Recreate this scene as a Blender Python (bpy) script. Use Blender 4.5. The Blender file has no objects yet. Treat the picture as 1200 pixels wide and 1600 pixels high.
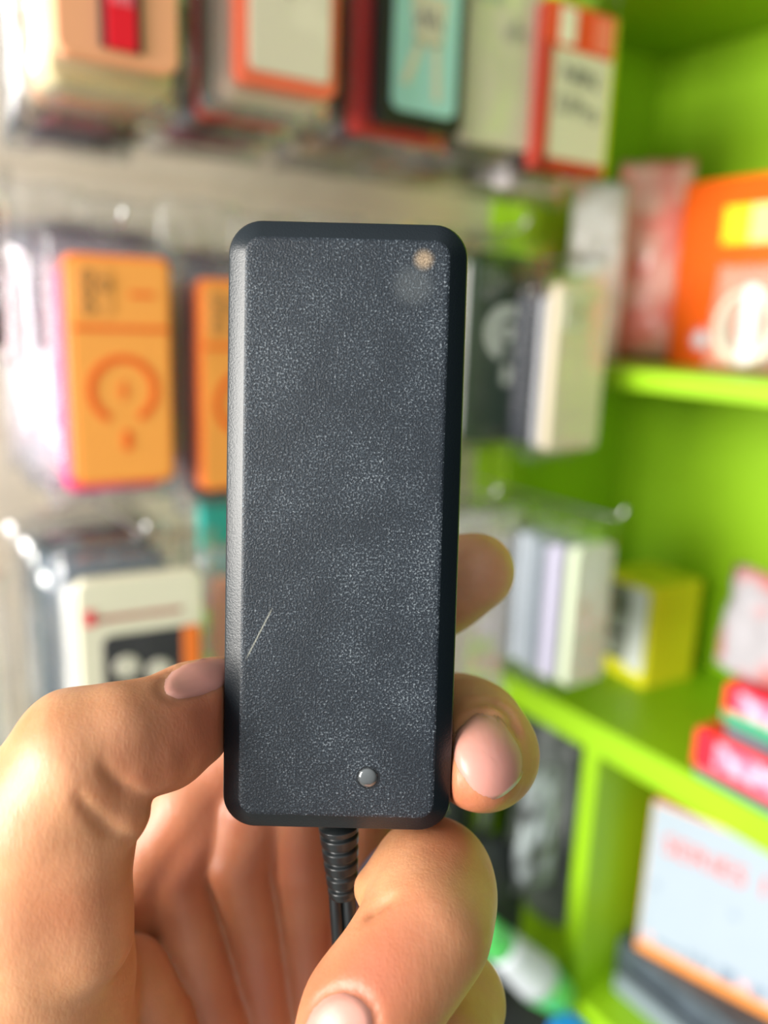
import bpy, bmesh, math, random
import numpy as np
from math import sin, cos, pi, radians, sqrt
from mathutils import Vector, Matrix, noise

S = bpy.context.scene
# ------------------------------------------------------------------ camera
EYE = 1.5
H, P, RO = radians(34.4), radians(13.4), radians(2.1)
Fw = Vector((sin(H)*cos(P), cos(H)*cos(P), -sin(P)))
R0 = Vector((cos(H), -sin(H), 0)); U0 = R0.cross(Fw)
Rc = cos(RO)*R0 + sin(RO)*U0; Uc = -sin(RO)*R0 + cos(RO)*U0
CAMM = Matrix(((Rc.x, Uc.x, -Fw.x, 0), (Rc.y, Uc.y, -Fw.y, 0), (Rc.z, Uc.z, -Fw.z, EYE), (0, 0, 0, 1)))
cd = bpy.data.cameras.new('camera'); cam = bpy.data.objects.new('camera', cd)
S.collection.objects.link(cam); cam.matrix_world = CAMM; S.camera = cam
cd.sensor_fit = 'VERTICAL'; cd.sensor_height = 36; cd.lens = 1300/1600*36
cd.clip_start = 0.01; cd.clip_end = 50
cd.dof.use_dof = True; cd.dof.focus_distance = 0.1215; cd.dof.aperture_fstop = 9.0
FP = 1300.0
# ------------------------------------------------------------------ exposure, sky light, daylight from the shop front
S.view_settings.view_transform = 'Standard'; S.view_settings.look = 'None'
S.view_settings.gamma = 1; S.view_settings.use_curve_mapping = False
S.view_settings.exposure = 0.52
W = bpy.data.worlds.new('daylight'); S.world = W; W.use_nodes = True
nt = W.node_tree; bg = nt.nodes['Background']
tc = nt.nodes.new('ShaderNodeTexCoord'); dp = nt.nodes.new('ShaderNodeVectorMath'); dp.operation = 'DOT_PRODUCT'
dp.inputs[1].default_value = Vector((-0.86, -0.28, 0.42)).normalized()
mr = nt.nodes.new('ShaderNodeMapRange'); mr.inputs[1].default_value = 0.0; mr.inputs[2].default_value = 1.0
mr.inputs[3].default_value = 0.03; mr.inputs[4].default_value = 0.95
nt.links.new(tc.outputs['Generated'], dp.inputs[0]); nt.links.new(dp.outputs['Value'], mr.inputs[0])
bg.inputs[0].default_value = (0.93, 0.97, 1.0, 1); nt.links.new(mr.outputs[0], bg.inputs[1])

def area(name, loc, target, sx, sy, power, col):
    l = bpy.data.lights.new(name, 'AREA'); l.shape = 'RECTANGLE'; l.size = sx; l.size_y = sy; l.energy = power; l.color = col
    o = bpy.data.objects.new(name, l); S.collection.objects.link(o); o.location = loc
    o.rotation_euler = (Vector(target)-Vector(loc)).to_track_quat('-Z', 'Y').to_euler()
    return o
area('shop_front_daylight', (-2.15, 0.24, EYE+0.22), (0.2, 0.22, EYE-0.05), 1.5, 1.3, 112, (1.0, 0.96, 0.9))

# ------------------------------------------------------------------ helpers
def tag(o, label=None, cat=None, group=None, kind=None):
    if label and not 4 <= len(label.split()) <= 16: print('LABEL', label)
    if label: o['label'] = label
    if cat: o['category'] = cat
    if group: o['group'] = group
    if kind: o['kind'] = kind
    return o
def empty(name, loc, rot=(0, 0, 0)):
    o = bpy.data.objects.new(name, None); S.collection.objects.link(o); o.location = loc; o.rotation_euler = rot
    o.empty_display_size = 0.01
    return o
def link(name, me, mat, parent=None, loc=None, rot=None, smooth=False):
    o = bpy.data.objects.new(name, me); S.collection.objects.link(o)
    mats = mat if isinstance(mat, (list, tuple)) else [mat]
    while len(me.materials) < len(mats): me.materials.append(None)
    for i, m in enumerate(mats):
        o.material_slots[i].link = 'OBJECT'; o.material_slots[i].material = m
    if parent: o.parent = parent
    if loc is not None: o.location = loc
    if rot is not None: o.rotation_euler = rot
    if smooth:
        for p in me.polygons: p.use_smooth = True
    return o
def bm_mesh(bm, name='m'):
    me = bpy.data.meshes.new(name); bmesh.ops.recalc_face_normals(bm, faces=bm.faces[:]); bm.to_mesh(me); bm.free(); return me
_cache = {}
def box_mesh(sx, sy, sz, bev=0.0, seg=2):
    """box with its origin at the centre of the bottom"""
    k = ('box', round(sx, 5), round(sy, 5), round(sz, 5), bev, seg)
    if k in _cache: return _cache[k]
    bm = bmesh.new(); bmesh.ops.create_cube(bm, size=1)
    for v in bm.verts: v.co = Vector((v.co.x*sx, v.co.y*sy, (v.co.z+0.5)*sz))
    if bev: bmesh.ops.bevel(bm, geom=bm.edges[:], offset=bev, segments=seg, affect='EDGES', profile=0.5)
    _cache[k] = bm_mesh(bm); return _cache[k]
def rr(w, h, r, n=6):
    pts = []
    for cx, cy, a0 in ((w/2-r, h/2-r, 0), (-w/2+r, h/2-r, pi/2), (-w/2+r, -h/2+r, pi), (w/2-r, -h/2+r, 1.5*pi)):
        for i in range(n+1):
            a = a0+pi/2*i/n; pts.append((cx+r*cos(a), cy+r*sin(a)))
    return pts
def loft_mesh(loops, cap0=True, cap1=True, closed=True, cut=None):
    bm = bmesh.new(); L = [[bm.verts.new(p) for p in lp] for lp in loops]
    n = len(L[0])
    for a, b in zip(L, L[1:]):
        for i in range(n if closed else n-1): bm.faces.new((a[i], a[(i+1) % n], b[(i+1) % n], b[i]))
    if cap0: bm.faces.new(L[0][::-1])
    if cap1: bm.faces.new(L[-1])
    return bm_mesh(bm)
def plate_mesh(w, h, t, r, bev):
    """upright plate: width X, height Z, thickness Y; front faces -Y; origin bottom centre of the front"""
    k = ('pl', w, h, t, r, bev)
    if k in _cache: return _cache[k]
    def lp(ins, y): return [(x, y, z+h/2) for x, z in rr(w-2*ins, h-2*ins, max(r-ins, 0.0008))]
    _cache[k] = loft_mesh([lp(bev, 0), lp(bev*0.3, bev*0.3), lp(0, bev), lp(0, t-bev), lp(bev, t)])
    return _cache[k]
def tube_mesh(pts, rad, n=12, cap=True):
    pts = [Vector(p) for p in pts]; loops = []
    up = Vector((0.13, 0.2, 1)).normalized(); prev = None
    for i, p in enumerate(pts):
        t = (pts[min(i+1, len(pts)-1)]-pts[max(i-1, 0)]).normalized()
        a = prev if prev else (up if abs(t.dot(up)) < 0.95 else Vector((1, 0, 0)))
        s = (a - t*a.dot(t)).normalized(); b = t.cross(s); prev = s
        r = rad[i] if isinstance(rad, (list, tuple)) else rad
        loops.append([tuple(p+s*r*cos(2*pi*j/n)+b*r*sin(2*pi*j/n)) for j in range(n)])
    return loft_mesh(loops, cap, cap)
def spline(pts, n=8):
    P_ = [Vector(p) for p in pts]; out = []
    Q = [2*P_[0]-P_[1]]+P_+[2*P_[-1]-P_[-2]]
    for i in range(1, len(Q)-2):
        for k in range(n):
            t = k/n; a, b, c, d = Q[i-1], Q[i], Q[i+1], Q[i+2]
            out.append(0.5*((2*b)+(c-a)*t+(2*a-5*b+4*c-d)*t*t+(3*b-a-3*c+d)*t**3))
    out.append(P_[-1]); return out
def text_mesh(body, size, depth=0.0003, align='CENTER'):
    c = bpy.data.curves.new('t', 'FONT'); c.body = body; c.size = size; c.extrude = depth; c.align_x = align; c.resolution_u = 3
    o = bpy.data.objects.new('t', c); S.collection.objects.link(o)
    dg = bpy.context.evaluated_depsgraph_get(); me = bpy.data.meshes.new_from_object(o.evaluated_get(dg))
    bpy.data.objects.remove(o); bpy.data.curves.remove(c); return me
def ring_mesh(r0, r1, a0, a1, t=0.0006, n=40):
    """flat ring arc in XZ facing -Y"""
    bm = bmesh.new(); prev = None; first = None
    full = abs(a1-a0-2*pi) < 1e-6
    for i in range(n+1):
        a = a0+(a1-a0)*i/n; c, s = cos(a), sin(a)
        q = [bm.verts.new((r*c, y, r*s)) for r, y in ((r0, 0), (r1, 0), (r1, t), (r0, t))]
        if prev:
            for j in range(4): bm.faces.new((prev[j], prev[(j+1) % 4], q[(j+1) % 4], q[j]))
        else: first = q
        prev = q
    if full: bmesh.ops.remove_doubles(bm, verts=bm.verts[:], dist=1e-6)
    else: bm.faces.new(first); bm.faces.new(prev[::-1])
    return bm_mesh(bm)
def disc_mesh(r, t, n=24):
    bm = bmesh.new(); bmesh.ops.create_cone(bm, cap_ends=True, segments=n, radius1=r, radius2=r*0.93, depth=t, matrix=Matrix.Rotation(pi/2, 4, 'X'))
    return bm_mesh(bm)
def poly_mesh(pts, t):
    """prism of a polygon in XZ, y 0..t"""
    return loft_mesh([[(x, 0, z) for x, z in pts], [(x, t, z) for x, z in pts]])

# ------------------------------------------------------------------ materials
_m = {}
def mat(name, col, rough=0.5, metal=0.0, coat=0.0, spec=0.5, bump=None, var=0.0, vscale=30, trans=0.0, emis=None):
    if name in _m: return _m[name]
    m = bpy.data.materials.new(name); m.use_nodes = True; n = m.node_tree; b = n.nodes['Principled BSDF']
    b.inputs['Base Color'].default_value = (*col, 1); b.inputs['Roughness'].default_value = rough
    b.inputs['Metallic'].default_value = metal; b.inputs['Coat Weight'].default_value = coat
    b.inputs['Specular IOR Level'].default_value = spec; b.inputs['Transmission Weight'].default_value = trans
    if var or bump:
        tcn = n.nodes.new('ShaderNodeTexCoord')
    if var:
        ns = n.nodes.new('ShaderNodeTexNoise'); ns.inputs['Scale'].default_value = vscale; ns.inputs['Detail'].default_value = 4
        r = n.nodes.new('ShaderNodeMapRange'); r.inputs[1].default_value = 0.3; r.inputs[2].default_value = 0.7
        r.inputs[3].default_value = 1-var; r.inputs[4].default_value = 1+var
        vm = n.nodes.new('ShaderNodeVectorMath'); vm.operation = 'SCALE'; vm.inputs[0].default_value = col
        n.links.new(tcn.outputs['Object'], ns.inputs['Vector']); n.links.new(ns.outputs['Fac'], r.inputs[0])
        n.links.new(r.outputs[0], vm.inputs['Scale']); n.links.new(vm.outputs[0], b.inputs['Base Color'])
    if bump:
        ns = n.nodes.new('ShaderNodeTexNoise'); ns.inputs['Scale'].default_value = bump[0]; ns.inputs['Detail'].default_value = 3
        bp = n.nodes.new('ShaderNodeBump'); bp.inputs['Strength'].default_value = bump[1]; bp.inputs['Distance'].default_value = bump[2]
        n.links.new(tcn.outputs['Object'], ns.inputs['Vector']); n.links.new(ns.outputs['Fac'], bp.inputs['Height'])
        n.links.new(bp.outputs[0], b.inputs['Normal'])
    _m[name] = m; return m
def film(name, alpha=0.28, tint=(0.9, 0.9, 0.9), rough=0.10, gloss=0.3):
    """thin crinkled clear plastic film"""
    if name in _m: return _m[name]
    m = bpy.data.materials.new(name); m.use_nodes = True; n = m.node_tree; n.nodes.clear()
    out = n.nodes.new('ShaderNodeOutputMaterial'); mx = n.nodes.new('ShaderNodeMixShader'); mx2 = n.nodes.new('ShaderNodeMixShader')
    tr = n.nodes.new('ShaderNodeBsdfTransparent'); gl = n.nodes.new('ShaderNodeBsdfGlossy'); df = n.nodes.new('ShaderNodeBsdfDiffuse')
    gl.inputs['Roughness'].default_value = rough; df.inputs[0].default_value = (*tint, 1)
    fr = n.nodes.new('ShaderNodeFresnel'); fr.inputs[0].default_value = 1.5
    ad = n.nodes.new('ShaderNodeMath'); ad.operation = 'MULTIPLY_ADD'; ad.inputs[1].default_value = gloss; ad.inputs[2].default_value = 0.0
    tcn = n.nodes.new('ShaderNodeTexCoord'); ns = n.nodes.new('ShaderNodeTexNoise'); ns.inputs['Scale'].default_value = 70; ns.inputs['Detail'].default_value = 2
    ns.inputs['Distortion'].default_value = 1.5
    bp = n.nodes.new('ShaderNodeBump'); bp.inputs['Strength'].default_value = 0.5; bp.inputs['Distance'].default_value = 0.001
    n.links.new(tcn.outputs['Object'], ns.inputs['Vector']); n.links.new(ns.outputs['Fac'], bp.inputs['Height'])
    for s in (gl, df, fr): n.links.new(bp.outputs[0], s.inputs['Normal'])
    n.links.new(fr.outputs[0], ad.inputs[0]); mx2.inputs[0].default_value = alpha
    n.links.new(tr.outputs[0], mx2.inputs[1]); n.links.new(df.outputs[0], mx2.inputs[2])
    n.links.new(ad.outputs[0], mx.inputs[0]); n.links.new(mx2.outputs[0], mx.inputs[1]); n.links.new(gl.outputs[0], mx.inputs[2])
    n.links.new(mx.outputs[0], out.inputs[0])
    _m[name] = m; return m

FILM = film('clear_plastic_film', 0.015)
FILMT = film('thin_clear_film', 0.0, gloss=0.12)
FILMH = film('milky_plastic_film', 0.16, (0.86, 0.84, 0.78))
FILMW = film('white_plastic_film', 0.18, (0.6, 0.58, 0.66))
GREEN = mat('lime_green_paint', (0.27, 0.51, 0.005), 0.45, bump=(60, 0.25, 0.001), var=0.10, vscale=6)
WALLM = mat('cream_slat_wall', (0.76, 0.66, 0.54), 0.5, bump=(40, 0.2, 0.002), var=0.10, vscale=9)
STEEL = mat('zinc_wire', (0.6, 0.6, 0.6), 0.3, metal=1)
def plastic(name, c, rough=0.5, coat=0.0): return mat(name, c, rough, coat=coat)
# ------------------------------------------------------------------ room shell
def struct(name, me, m, loc): return tag(link(name, me, m, None, loc), kind='structure')
def slat_wall():
    bm = bmesh.new()
    x0, x1, z0, z1, p = -0.20, 0.60, 0.0, 2.4, 0.10
    prof = []; z = z0
    while z < z1-1e-6:
        prof += [(0.70, z), (0.70, z+p-0.004), (0.702, z+p-0.004), (0.702, z+p)]; z += p
    a = [bm.verts.new((x0, y, zz)) for y, zz in prof]; b = [bm.verts.new((x1, y, zz)) for y, zz in prof]
    for i in range(len(prof)-1): bm.faces.new((a[i], b[i], b[i+1], a[i+1]))
    c = [bm.verts.new((x, 0.74, z_)) for x, z_ in ((x0, z0), (x1, z0), (x1, z1), (x0, z1))]; bm.faces.new(c)
    bm.faces.new([a[0], a[-1], c[3], c[0]]); bm.faces.new([b[0], c[1], c[2], b[-1]])
    bm.faces.new([a[0], c[0], c[1], b[0]]); bm.faces.new([a[-1], b[-1], c[2], c[3]])
    return bm_mesh(bm)
struct('wall_back', slat_wall(), WALLM, (0, 0, 0))
struct('wall_back', box_mesh(0.30, 0.04, 2.4), GREEN, (0.75, 0.70, 0))
struct('wall_right', box_mesh(0.04, 0.90, 2.4), GREEN, (0.84, 0.27, 0))
struct('floor', box_mesh(2.4, 3.0, 0.04), mat('grey_floor', (0.25, 0.24, 0.22), 0.6, var=0.1), (-0.3, -0.5, -0.04))

# ------------------------------------------------------------------ green shelf unit
unit = tag(empty('shelf_unit', (0.71, 0.2, 0)), 'lime green painted open shelf unit in the corner beside the hanging cases', 'shelf unit')
def upart(name, sx, sy, sz, x, y, z):
    return link(name, box_mesh(sx, sy, sz, 0.0012, 2), GREEN, unit, (x-0.71, y-0.2, z))
XF, XW = 0.60, 0.82; YB = 0.68
upart('shelf_board', 0.22, 0.80, 0.030, 0.71, 0.28, EYE+0.288)
upart('shelf_board', 0.22, 0.80, 0.018, 0.71, 0.28, EYE-0.058)
upart('shelf_board', 0.22, 0.80, 0.032, 0.71, 0.28, EYE-0.415)
upart('shelf_board', 0.22, 0.80, 0.030, 0.71, 0.28, EYE-0.725)
for zz, hh in ((EYE-0.695, 0.280), (EYE-0.383, 0.325), (EYE-0.040, 0.328)):
    upart('upright', 0.020, 0.030, hh, 0.611, 0.664, zz)
upart('partition', 0.218, 0.018, 0.280, 0.711, 0.499, EYE-0.695)
upart('partition', 0.218, 0.018, 0.773, 0.711, 0.499, EYE-1.4995)

# ------------------------------------------------------------------ bagged phone cases
rnd = random.Random(7)
def bag_mesh(w, h, t, seed, head=0.02, side=0.011, bot=0.010):
    k = ('bag', w, h, t, seed, head)
    if k in _cache: return _cache[k]
    rg = random.Random(seed); nx, nz = 12, 18
    bm = bmesh.new(); W2 = w/2+side
    def pt(i, j, front):
        u = i/nx*2-1; v = j/nz; x = u*W2; z = -bot+v*(h+bot+head)
        inside = (1-abs(u)**4)*min(1, v*9)*min(1, (1-v)*7)
        y = t/2+(-1 if front else 1)*(t/2+0.0022)*inside
        q = noise.noise(Vector((x*55+seed*7, z*40, (1 if front else 5)+seed)))
        y += q*0.0035*(-1 if front else 1)*(0.4+0.6*inside)
        if front and inside > 0.55: y = min(y, -0.0008)
        if not front and inside > 0.55: y = max(y, t+0.0006)
        x += noise.noise(Vector((z*30, seed*3.1, u*2)))*0.0025*(abs(u)**3)
        z += noise.noise(Vector((x*40, seed*1.7, 9)))*0.003*(1 if j in (0, nz) else 0)
        return (x, y, z)
    F_ = [[bm.verts.new(pt(i, j, True)) for i in range(nx+1)] for j in range(nz+1)]
    B_ = [[None]*(nx+1) for _ in range(nz+1)]
    for j in range(nz+1):
        for i in range(nx+1):
            B_[j][i] = F_[j][i] if (i in (0, nx) or j in (0, nz)) else bm.verts.new(pt(i, j, False))
    for j in range(nz):
        for i in range(nx):
            bm.faces.new((F_[j][i], F_[j][i+1], F_[j+1][i+1], F_[j+1][i]))
            try: bm.faces.new((B_[j][i], B_[j+1][i], B_[j+1][i+1], B_[j][i+1]))
            except ValueError: pass
    _cache[k] = bm_mesh(bm); return _cache[k]

def case(label, group, X, Y, Z, col, w=0.062, h=0.142, t=0.010, bag=True, head=0.02, seed=1, rz=0.0, fm=None, name='phone_case', cat='phone case', mm=None):
    root = tag(empty(name, (X, Y, EYE+Z), (0, 0, rz)), label, cat, group)
    m = mm or plastic('case_%02x%02x%02x' % tuple(int(max(0, min(1, c))*255) for c in col), col)
    link('case_body', plate_mesh(w, h, t, 0.007, 0.0016), m, root)
    if bag: link('plastic_bag', bag_mesh(w, h, t, seed, head), fm or FILM, root, smooth=True)
    return root
def onface(root, name, me, m, x, z, y=-0.0004, rot=None, parent=None): return link(name, me, m, parent or root, (x, y, z), rot)
WHITE = mat('white_print', (0.85, 0.83, 0.8), 0.5)
BLACK = mat('black_print', (0.02, 0.02, 0.022), 0.45)
def camera_module(root, x, z, w, h, body, lensm, lenses):
    c = link('camera_frame', plate_mesh(w, h, 0.0018, 0.005, 0.0006), body, root, (x, -0.0016, z))
    for lx, lz, r in lenses: link('camera_hole', ring_mesh(r*0.62, r, 0, 2*pi, 0.0008, 24), lensm, c, (lx, -0.0008, lz))
    return c
def ordinal(i): return ['front', 'second', 'third', 'fourth', 'fifth', 'sixth', 'seventh', 'eighth', 'ninth', 'tenth', 'eleventh', 'twelfth'][i]
# --- hooks
def hook(X, Y0, Z, label):
    h = tag(empty('display_hook', (X, 0.70, EYE+Z)), label, 'hook', 'wire hooks holding the hanging cases')
    link('wire', tube_mesh([(0, 0, 0), (0, Y0-0.70, 0), (0, Y0-0.708, 0.003), (0, Y0-0.712, 0.010)], 0.0016, 8), STEEL, h, smooth=True)
    link('hook_plate', box_mesh(0.020, 0.002, 0.024, 0.0006, 1), STEEL, h, (0, -0.0015, -0.012))
# --- stacks behind the front case: (thickness, colour name, rgb, bottom drop)
def stack(where, X, Y, Z, rows, dx=0.0, w=0.062, h=0.142, group=None, start=1, seed=3, head=0.02, film_=None):
    y = Y
    for i, (t, cn, c, dz) in enumerate(rows):
        case('%s case %s from the front %s' % (cn, ordinal(i+start), where), group, X+dx*i+rnd.uniform(-.002, .002), y, Z+dz+rnd.uniform(-.001, .001), c, w, h, t, True, head, seed+i % 3, rnd.uniform(-.02, .02), film_)
        y += t+0.006
    return y

# ===== top row, bundle A: peach case with a black and red strip
gA = 'cases hanging in the top left bundle'
a = case('peach phone case with black and red vertical strip, front of the top left bundle', gA, 0.1420, 0.455, 0.1165, (0.95, 0.42, 0.22), seed=1, fm=FILMT)
st = onface(a, 'strap_panel', plate_mesh(0.021, 0.112, 0.0022, 0.001, 0.0004), BLACK, 0.0005, 0.006, -0.002)
link('red_label', plate_mesh(0.0145, 0.050, 0.0012, 0.001, 0.0003), mat('red_label', (0.85, 0.004, 0.02), 0.5), st, (0, -0.001, 0.0))
for i in range(4): link('label_lettering', box_mesh(0.0014, 0.0004, 0.006), mat('pink_letter', (0.9, 0.25, 0.3), 0.5), st, (-0.0042+i*0.0028, -0.0016, 0.020))
case('thick cream boxed case directly behind the peach case, top left bundle', gA, 0.1440, 0.474, 0.1085, (0.62, 0.52, 0.28), 0.064, 0.142, 0.038, True, seed=2, fm=FILMH)
stack('of the top left bundle', 0.147, 0.520, 0.107, [(0.012, 'burnt orange', (0.55, 0.16, 0.03), 0), (0.012, 'grey brown', (0.22, 0.17, 0.11), 0.0), (0.012, 'dark brown', (0.06, 0.04, 0.03), 0), (0.012, 'olive grey', (0.15, 0.12, 0.08), 0), (0.012, 'taupe', (0.2, 0.15, 0.1), 0.001), (0.010, 'black', (0.015, 0.012, 0.02), 0), (0.010, 'charcoal', (0.05, 0.04, 0.04), 0)], dx=0.002, group=gA, start=2)
hook(0.142, 0.452, 0.268, 'wire hook through the bag headers of the top left bundle')
# ===== bundle B: white card with coral frame
gB = 'cases hanging in the second top bundle'
b = case('cream case with coral red frame and grey scribble, front of the second top bundle', gB, 0.2405, 0.462, 0.1215, (0.90, 0.17, 0.08), 0.064, 0.142, 0.010, seed=2, fm=FILMT)
onface(b, 'inner_card', plate_mesh(0.051, 0.127, 0.0014, 0.004, 0.0003), mat('cream_card', (0.78, 0.68, 0.52), 0.45), 0, 0.0075, -0.0012)
GREY = mat('grey_ink', (0.22, 0.19, 0.17), 0.5)
for q, (p0, p1) in enumerate((((-.014, .052), (-.006, .038)), ((-.010, .054), (-.003, .044)), ((-.016, .047), (-.001, .036)), ((-.012, .043), (-.005, .047)))):
    link('scribble', tube_mesh([(p0[0], -0.0016, p0[1]+.012), (p1[0], -0.0016, p1[1]+.012)], 0.0007, 6), GREY, b)
case('cream backed case directly behind the coral framed case, second top bundle', gB, 0.2415, 0.478, 0.118, (0.78, 0.70, 0.55), 0.066, 0.142, 0.022, seed=1, fm=FILMH)
stack('of the second top bundle', 0.243, 0.508, 0.117, [(0.014, 'black', (0.02, 0.018, 0.02), 0), (0.011, 'bright red', (0.75, 0.02, 0.01), -0.002), (0.014, 'dark maroon', (0.04, 0.02, 0.02), 0), (0.012, 'charcoal', (0.03, 0.03, 0.03), 0.0), (0.013, 'crimson', (0.30, 0.006, 0.04), -0.004), (0.012, 'wine red', (0.30, 0.006, 0.05), -0.004), (0.012, 'grey beige', (0.4, 0.34, 0.26), 0.002)], dx=0.0015, group=gB, start=2)
hook(0.2405, 0.459, 0.273, 'wire hook through the bag headers of the coral framed bundle')
# ===== bundle C: black frame, aqua art
gC = 'cases hanging in the third top bundle'
c = case('phone case with black rim and pale aqua picture, front of the third top bundle', gC, 0.3560, 0.492, 0.1225, (0.015, 0.012, 0.012), 0.070, 0.142, 0.012, seed=3, fm=FILMT)
onface(c, 'picture_panel', plate_mesh(0.053, 0.126, 0.0012, 0.007, 0.0003), mat('aqua_panel', (0.42, 0.72, 0.68), 0.4), 0.001, 0.009, -0.001)
SK = mat('cream_print', (0.78, 0.68, 0.52), 0.5)
for pts in ([(-.010, .045), (.012, .045), (.016, .075), (-.014, .075)], [(-.008, .048), (-.002, .046), (-.014, .018), (-.020, .020)], [(.004, .047), (.010, .047), (.013, .012), (.007, .012)]):
    link('figure_print', poly_mesh(pts, 0.0004), SK, c, (0.001, -0.0015, 0.006))
for i in range(7): link('grey_print', tube_mesh([(-.009+i*.003, -0.0017, .066+(i % 3)*.004), (-.007+i*.003, -0.0017, .060+(i % 2)*.005)], 0.0008, 6), GREY, c)
case('red rimmed case directly behind the aqua picture case, third top bundle', gC, 0.351, 0.507, 0.117, (0.62, 0.035, 0.025), 0.076, 0.142, 0.014, seed=1)
stack('of the third top bundle', 0.356, 0.527, 0.119, [(0.016, 'navy black', (0.012, 0.018, 0.03), 0), (0.013, 'dark slate', (0.03, 0.035, 0.04), 0), (0.013, 'brown', (0.2, 0.12, 0.06), -0.002), (0.014, 'tan', (0.42, 0.28, 0.14), -0.003), (0.012, 'khaki', (0.35, 0.27, 0.15), 0), (0.012, 'beige', (0.55, 0.46, 0.32), 0), (0.010, 'dark umber', (0.05, 0.035, 0.03), 0.002)], dx=0.001, group=gC, start=2)
hook(0.356, 0.489, 0.273, 'wire hook through the bag headers of the aqua picture bundle')
# ===== bundle D: cream grey
gD = 'cases hanging in the fourth top bundle'
d = case('pale cream grey phone case with faint grey marks, front of the fourth top bundle', gD, 0.4310, 0.500, 0.1225, (0.66, 0.58, 0.44), 0.068, 0.142, 0.010, seed=1, fm=FILMT)
camera_module(d, -0.016, 0.092, 0.026, 0.034, mat('grey_case', (0.42, 0.42, 0.40), 0.4), GREY, [(-.005, .024, .0045), (.005, .012, .0045)])
for i in range(5): link('grey_print', tube_mesh([(.002+i*.004, -0.0008, .070+(i % 2)*.006), (.003+i*.004, -0.0008, .078+(i % 3)*.004)], 0.0006, 6), GREY, d)
stack('of the fourth top bundle', 0.432, 0.517, 0.120, [(0.013, 'slate grey', (0.10, 0.11, 0.10), 0), (0.013, 'black olive', (0.05, 0.04, 0.03), -0.001), (0.013, 'umber', (0.07, 0.05, 0.035), 0), (0.014, 'pale khaki', (0.5, 0.46, 0.3), -0.001), (0.014, 'dark green', (0.04, 0.05, 0.03), 0), (0.014, 'orange brown', (0.62, 0.25, 0.09), -0.003), (0.012, 'grey brown', (0.18, 0.14, 0.1), 0)], dx=0.0015, w=0.066, group=gD, start=1)
hook(0.431, 0.497, 0.273, 'wire hook through the bag headers of the cream grey bundle')
# ===== bundle E: boxed case with red and white label card
gE = 'packs hanging in the rightmost top bundle'
e = case('slim white pack with red frame and handwritten marks, front of the rightmost top bundle', gE, 0.4985, 0.492, 0.1105, (0.45, 0.04, 0.02), 0.074, 0.116, 0.012, seed=2, name='boxed_case', head=0.045, fm=FILMT)
REDP = mat('red_card', (0.80, 0.07, 0.02), 0.5); REDD = mat('dark_red_card', (0.5, 0.03, 0.015), 0.5)
onface(e, 'cream_panel', plate_mesh(0.070, 0.112, 0.0006, 0.002, 0.0002), mat('cream_label', (0.72, 0.66, 0.48), 0.5), 0.001, 0.002, -0.0002)
onface(e, 'red_header', plate_mesh(0.073, 0.030, 0.0006, 0.002, 0.0002), REDP, 0, 0.085, -0.0008)
onface(e, 'red_border', box_mesh(0.010, 0.0006, 0.085), REDD, -0.031, 0.002, -0.0006)
onface(e, 'red_border', box_mesh(0.070, 0.0006, 0.008), REDD, 0.002, 0.001, -0.0006)
onface(e, 'white_block', box_mesh(0.016, 0.0005, 0.024), mat('cream_block', (0.85, 0.78, 0.6), 0.5), -0.014, 0.088, -0.0012)
onface(e, 'coral_block', box_mesh(0.018, 0.0005, 0.024), mat('coral_block', (0.85, 0.2, 0.12), 0.5), 0.024, 0.088, -0.0012)
onface(e, 'lime_edge', box_mesh(0.003, 0.0130, 0.114), mat('lime_card', (0.55, 0.62, 0.02), 0.5), 0.0385, 0.001, 0.006)
for body, z in (('N8N', 0.062), ('S7Pro', 0.040)):
    tm = text_mesh(body, 0.019, 0.0001)
    link('handwriting', tm, mat('ballpoint_ink', (0.16, 0.15, 0.13), 0.5), e, (0.003, -0.0008, z), (pi/2, 0.06, 0))
stack('of the rightmost top bundle', 0.505, 0.512, 0.1075, [(0.016, 'black', (0.02, 0.016, 0.02), 0.004), (0.022, 'pale lilac white', (0.66, 0.60, 0.60), -0.004), (0.012, 'grey', (0.4, 0.38, 0.35), 0.0), (0.012, 'dark brown', (0.06, 0.045, 0.03), 0.003), (0.012, 'olive', (0.2, 0.22, 0.05), 0.004)], dx=0.001, w=0.066, h=0.12, group=gE, start=1)
hook(0.4985, 0.489, 0.262, 'wire hook through the bag headers of the red and white bundle')

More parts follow.
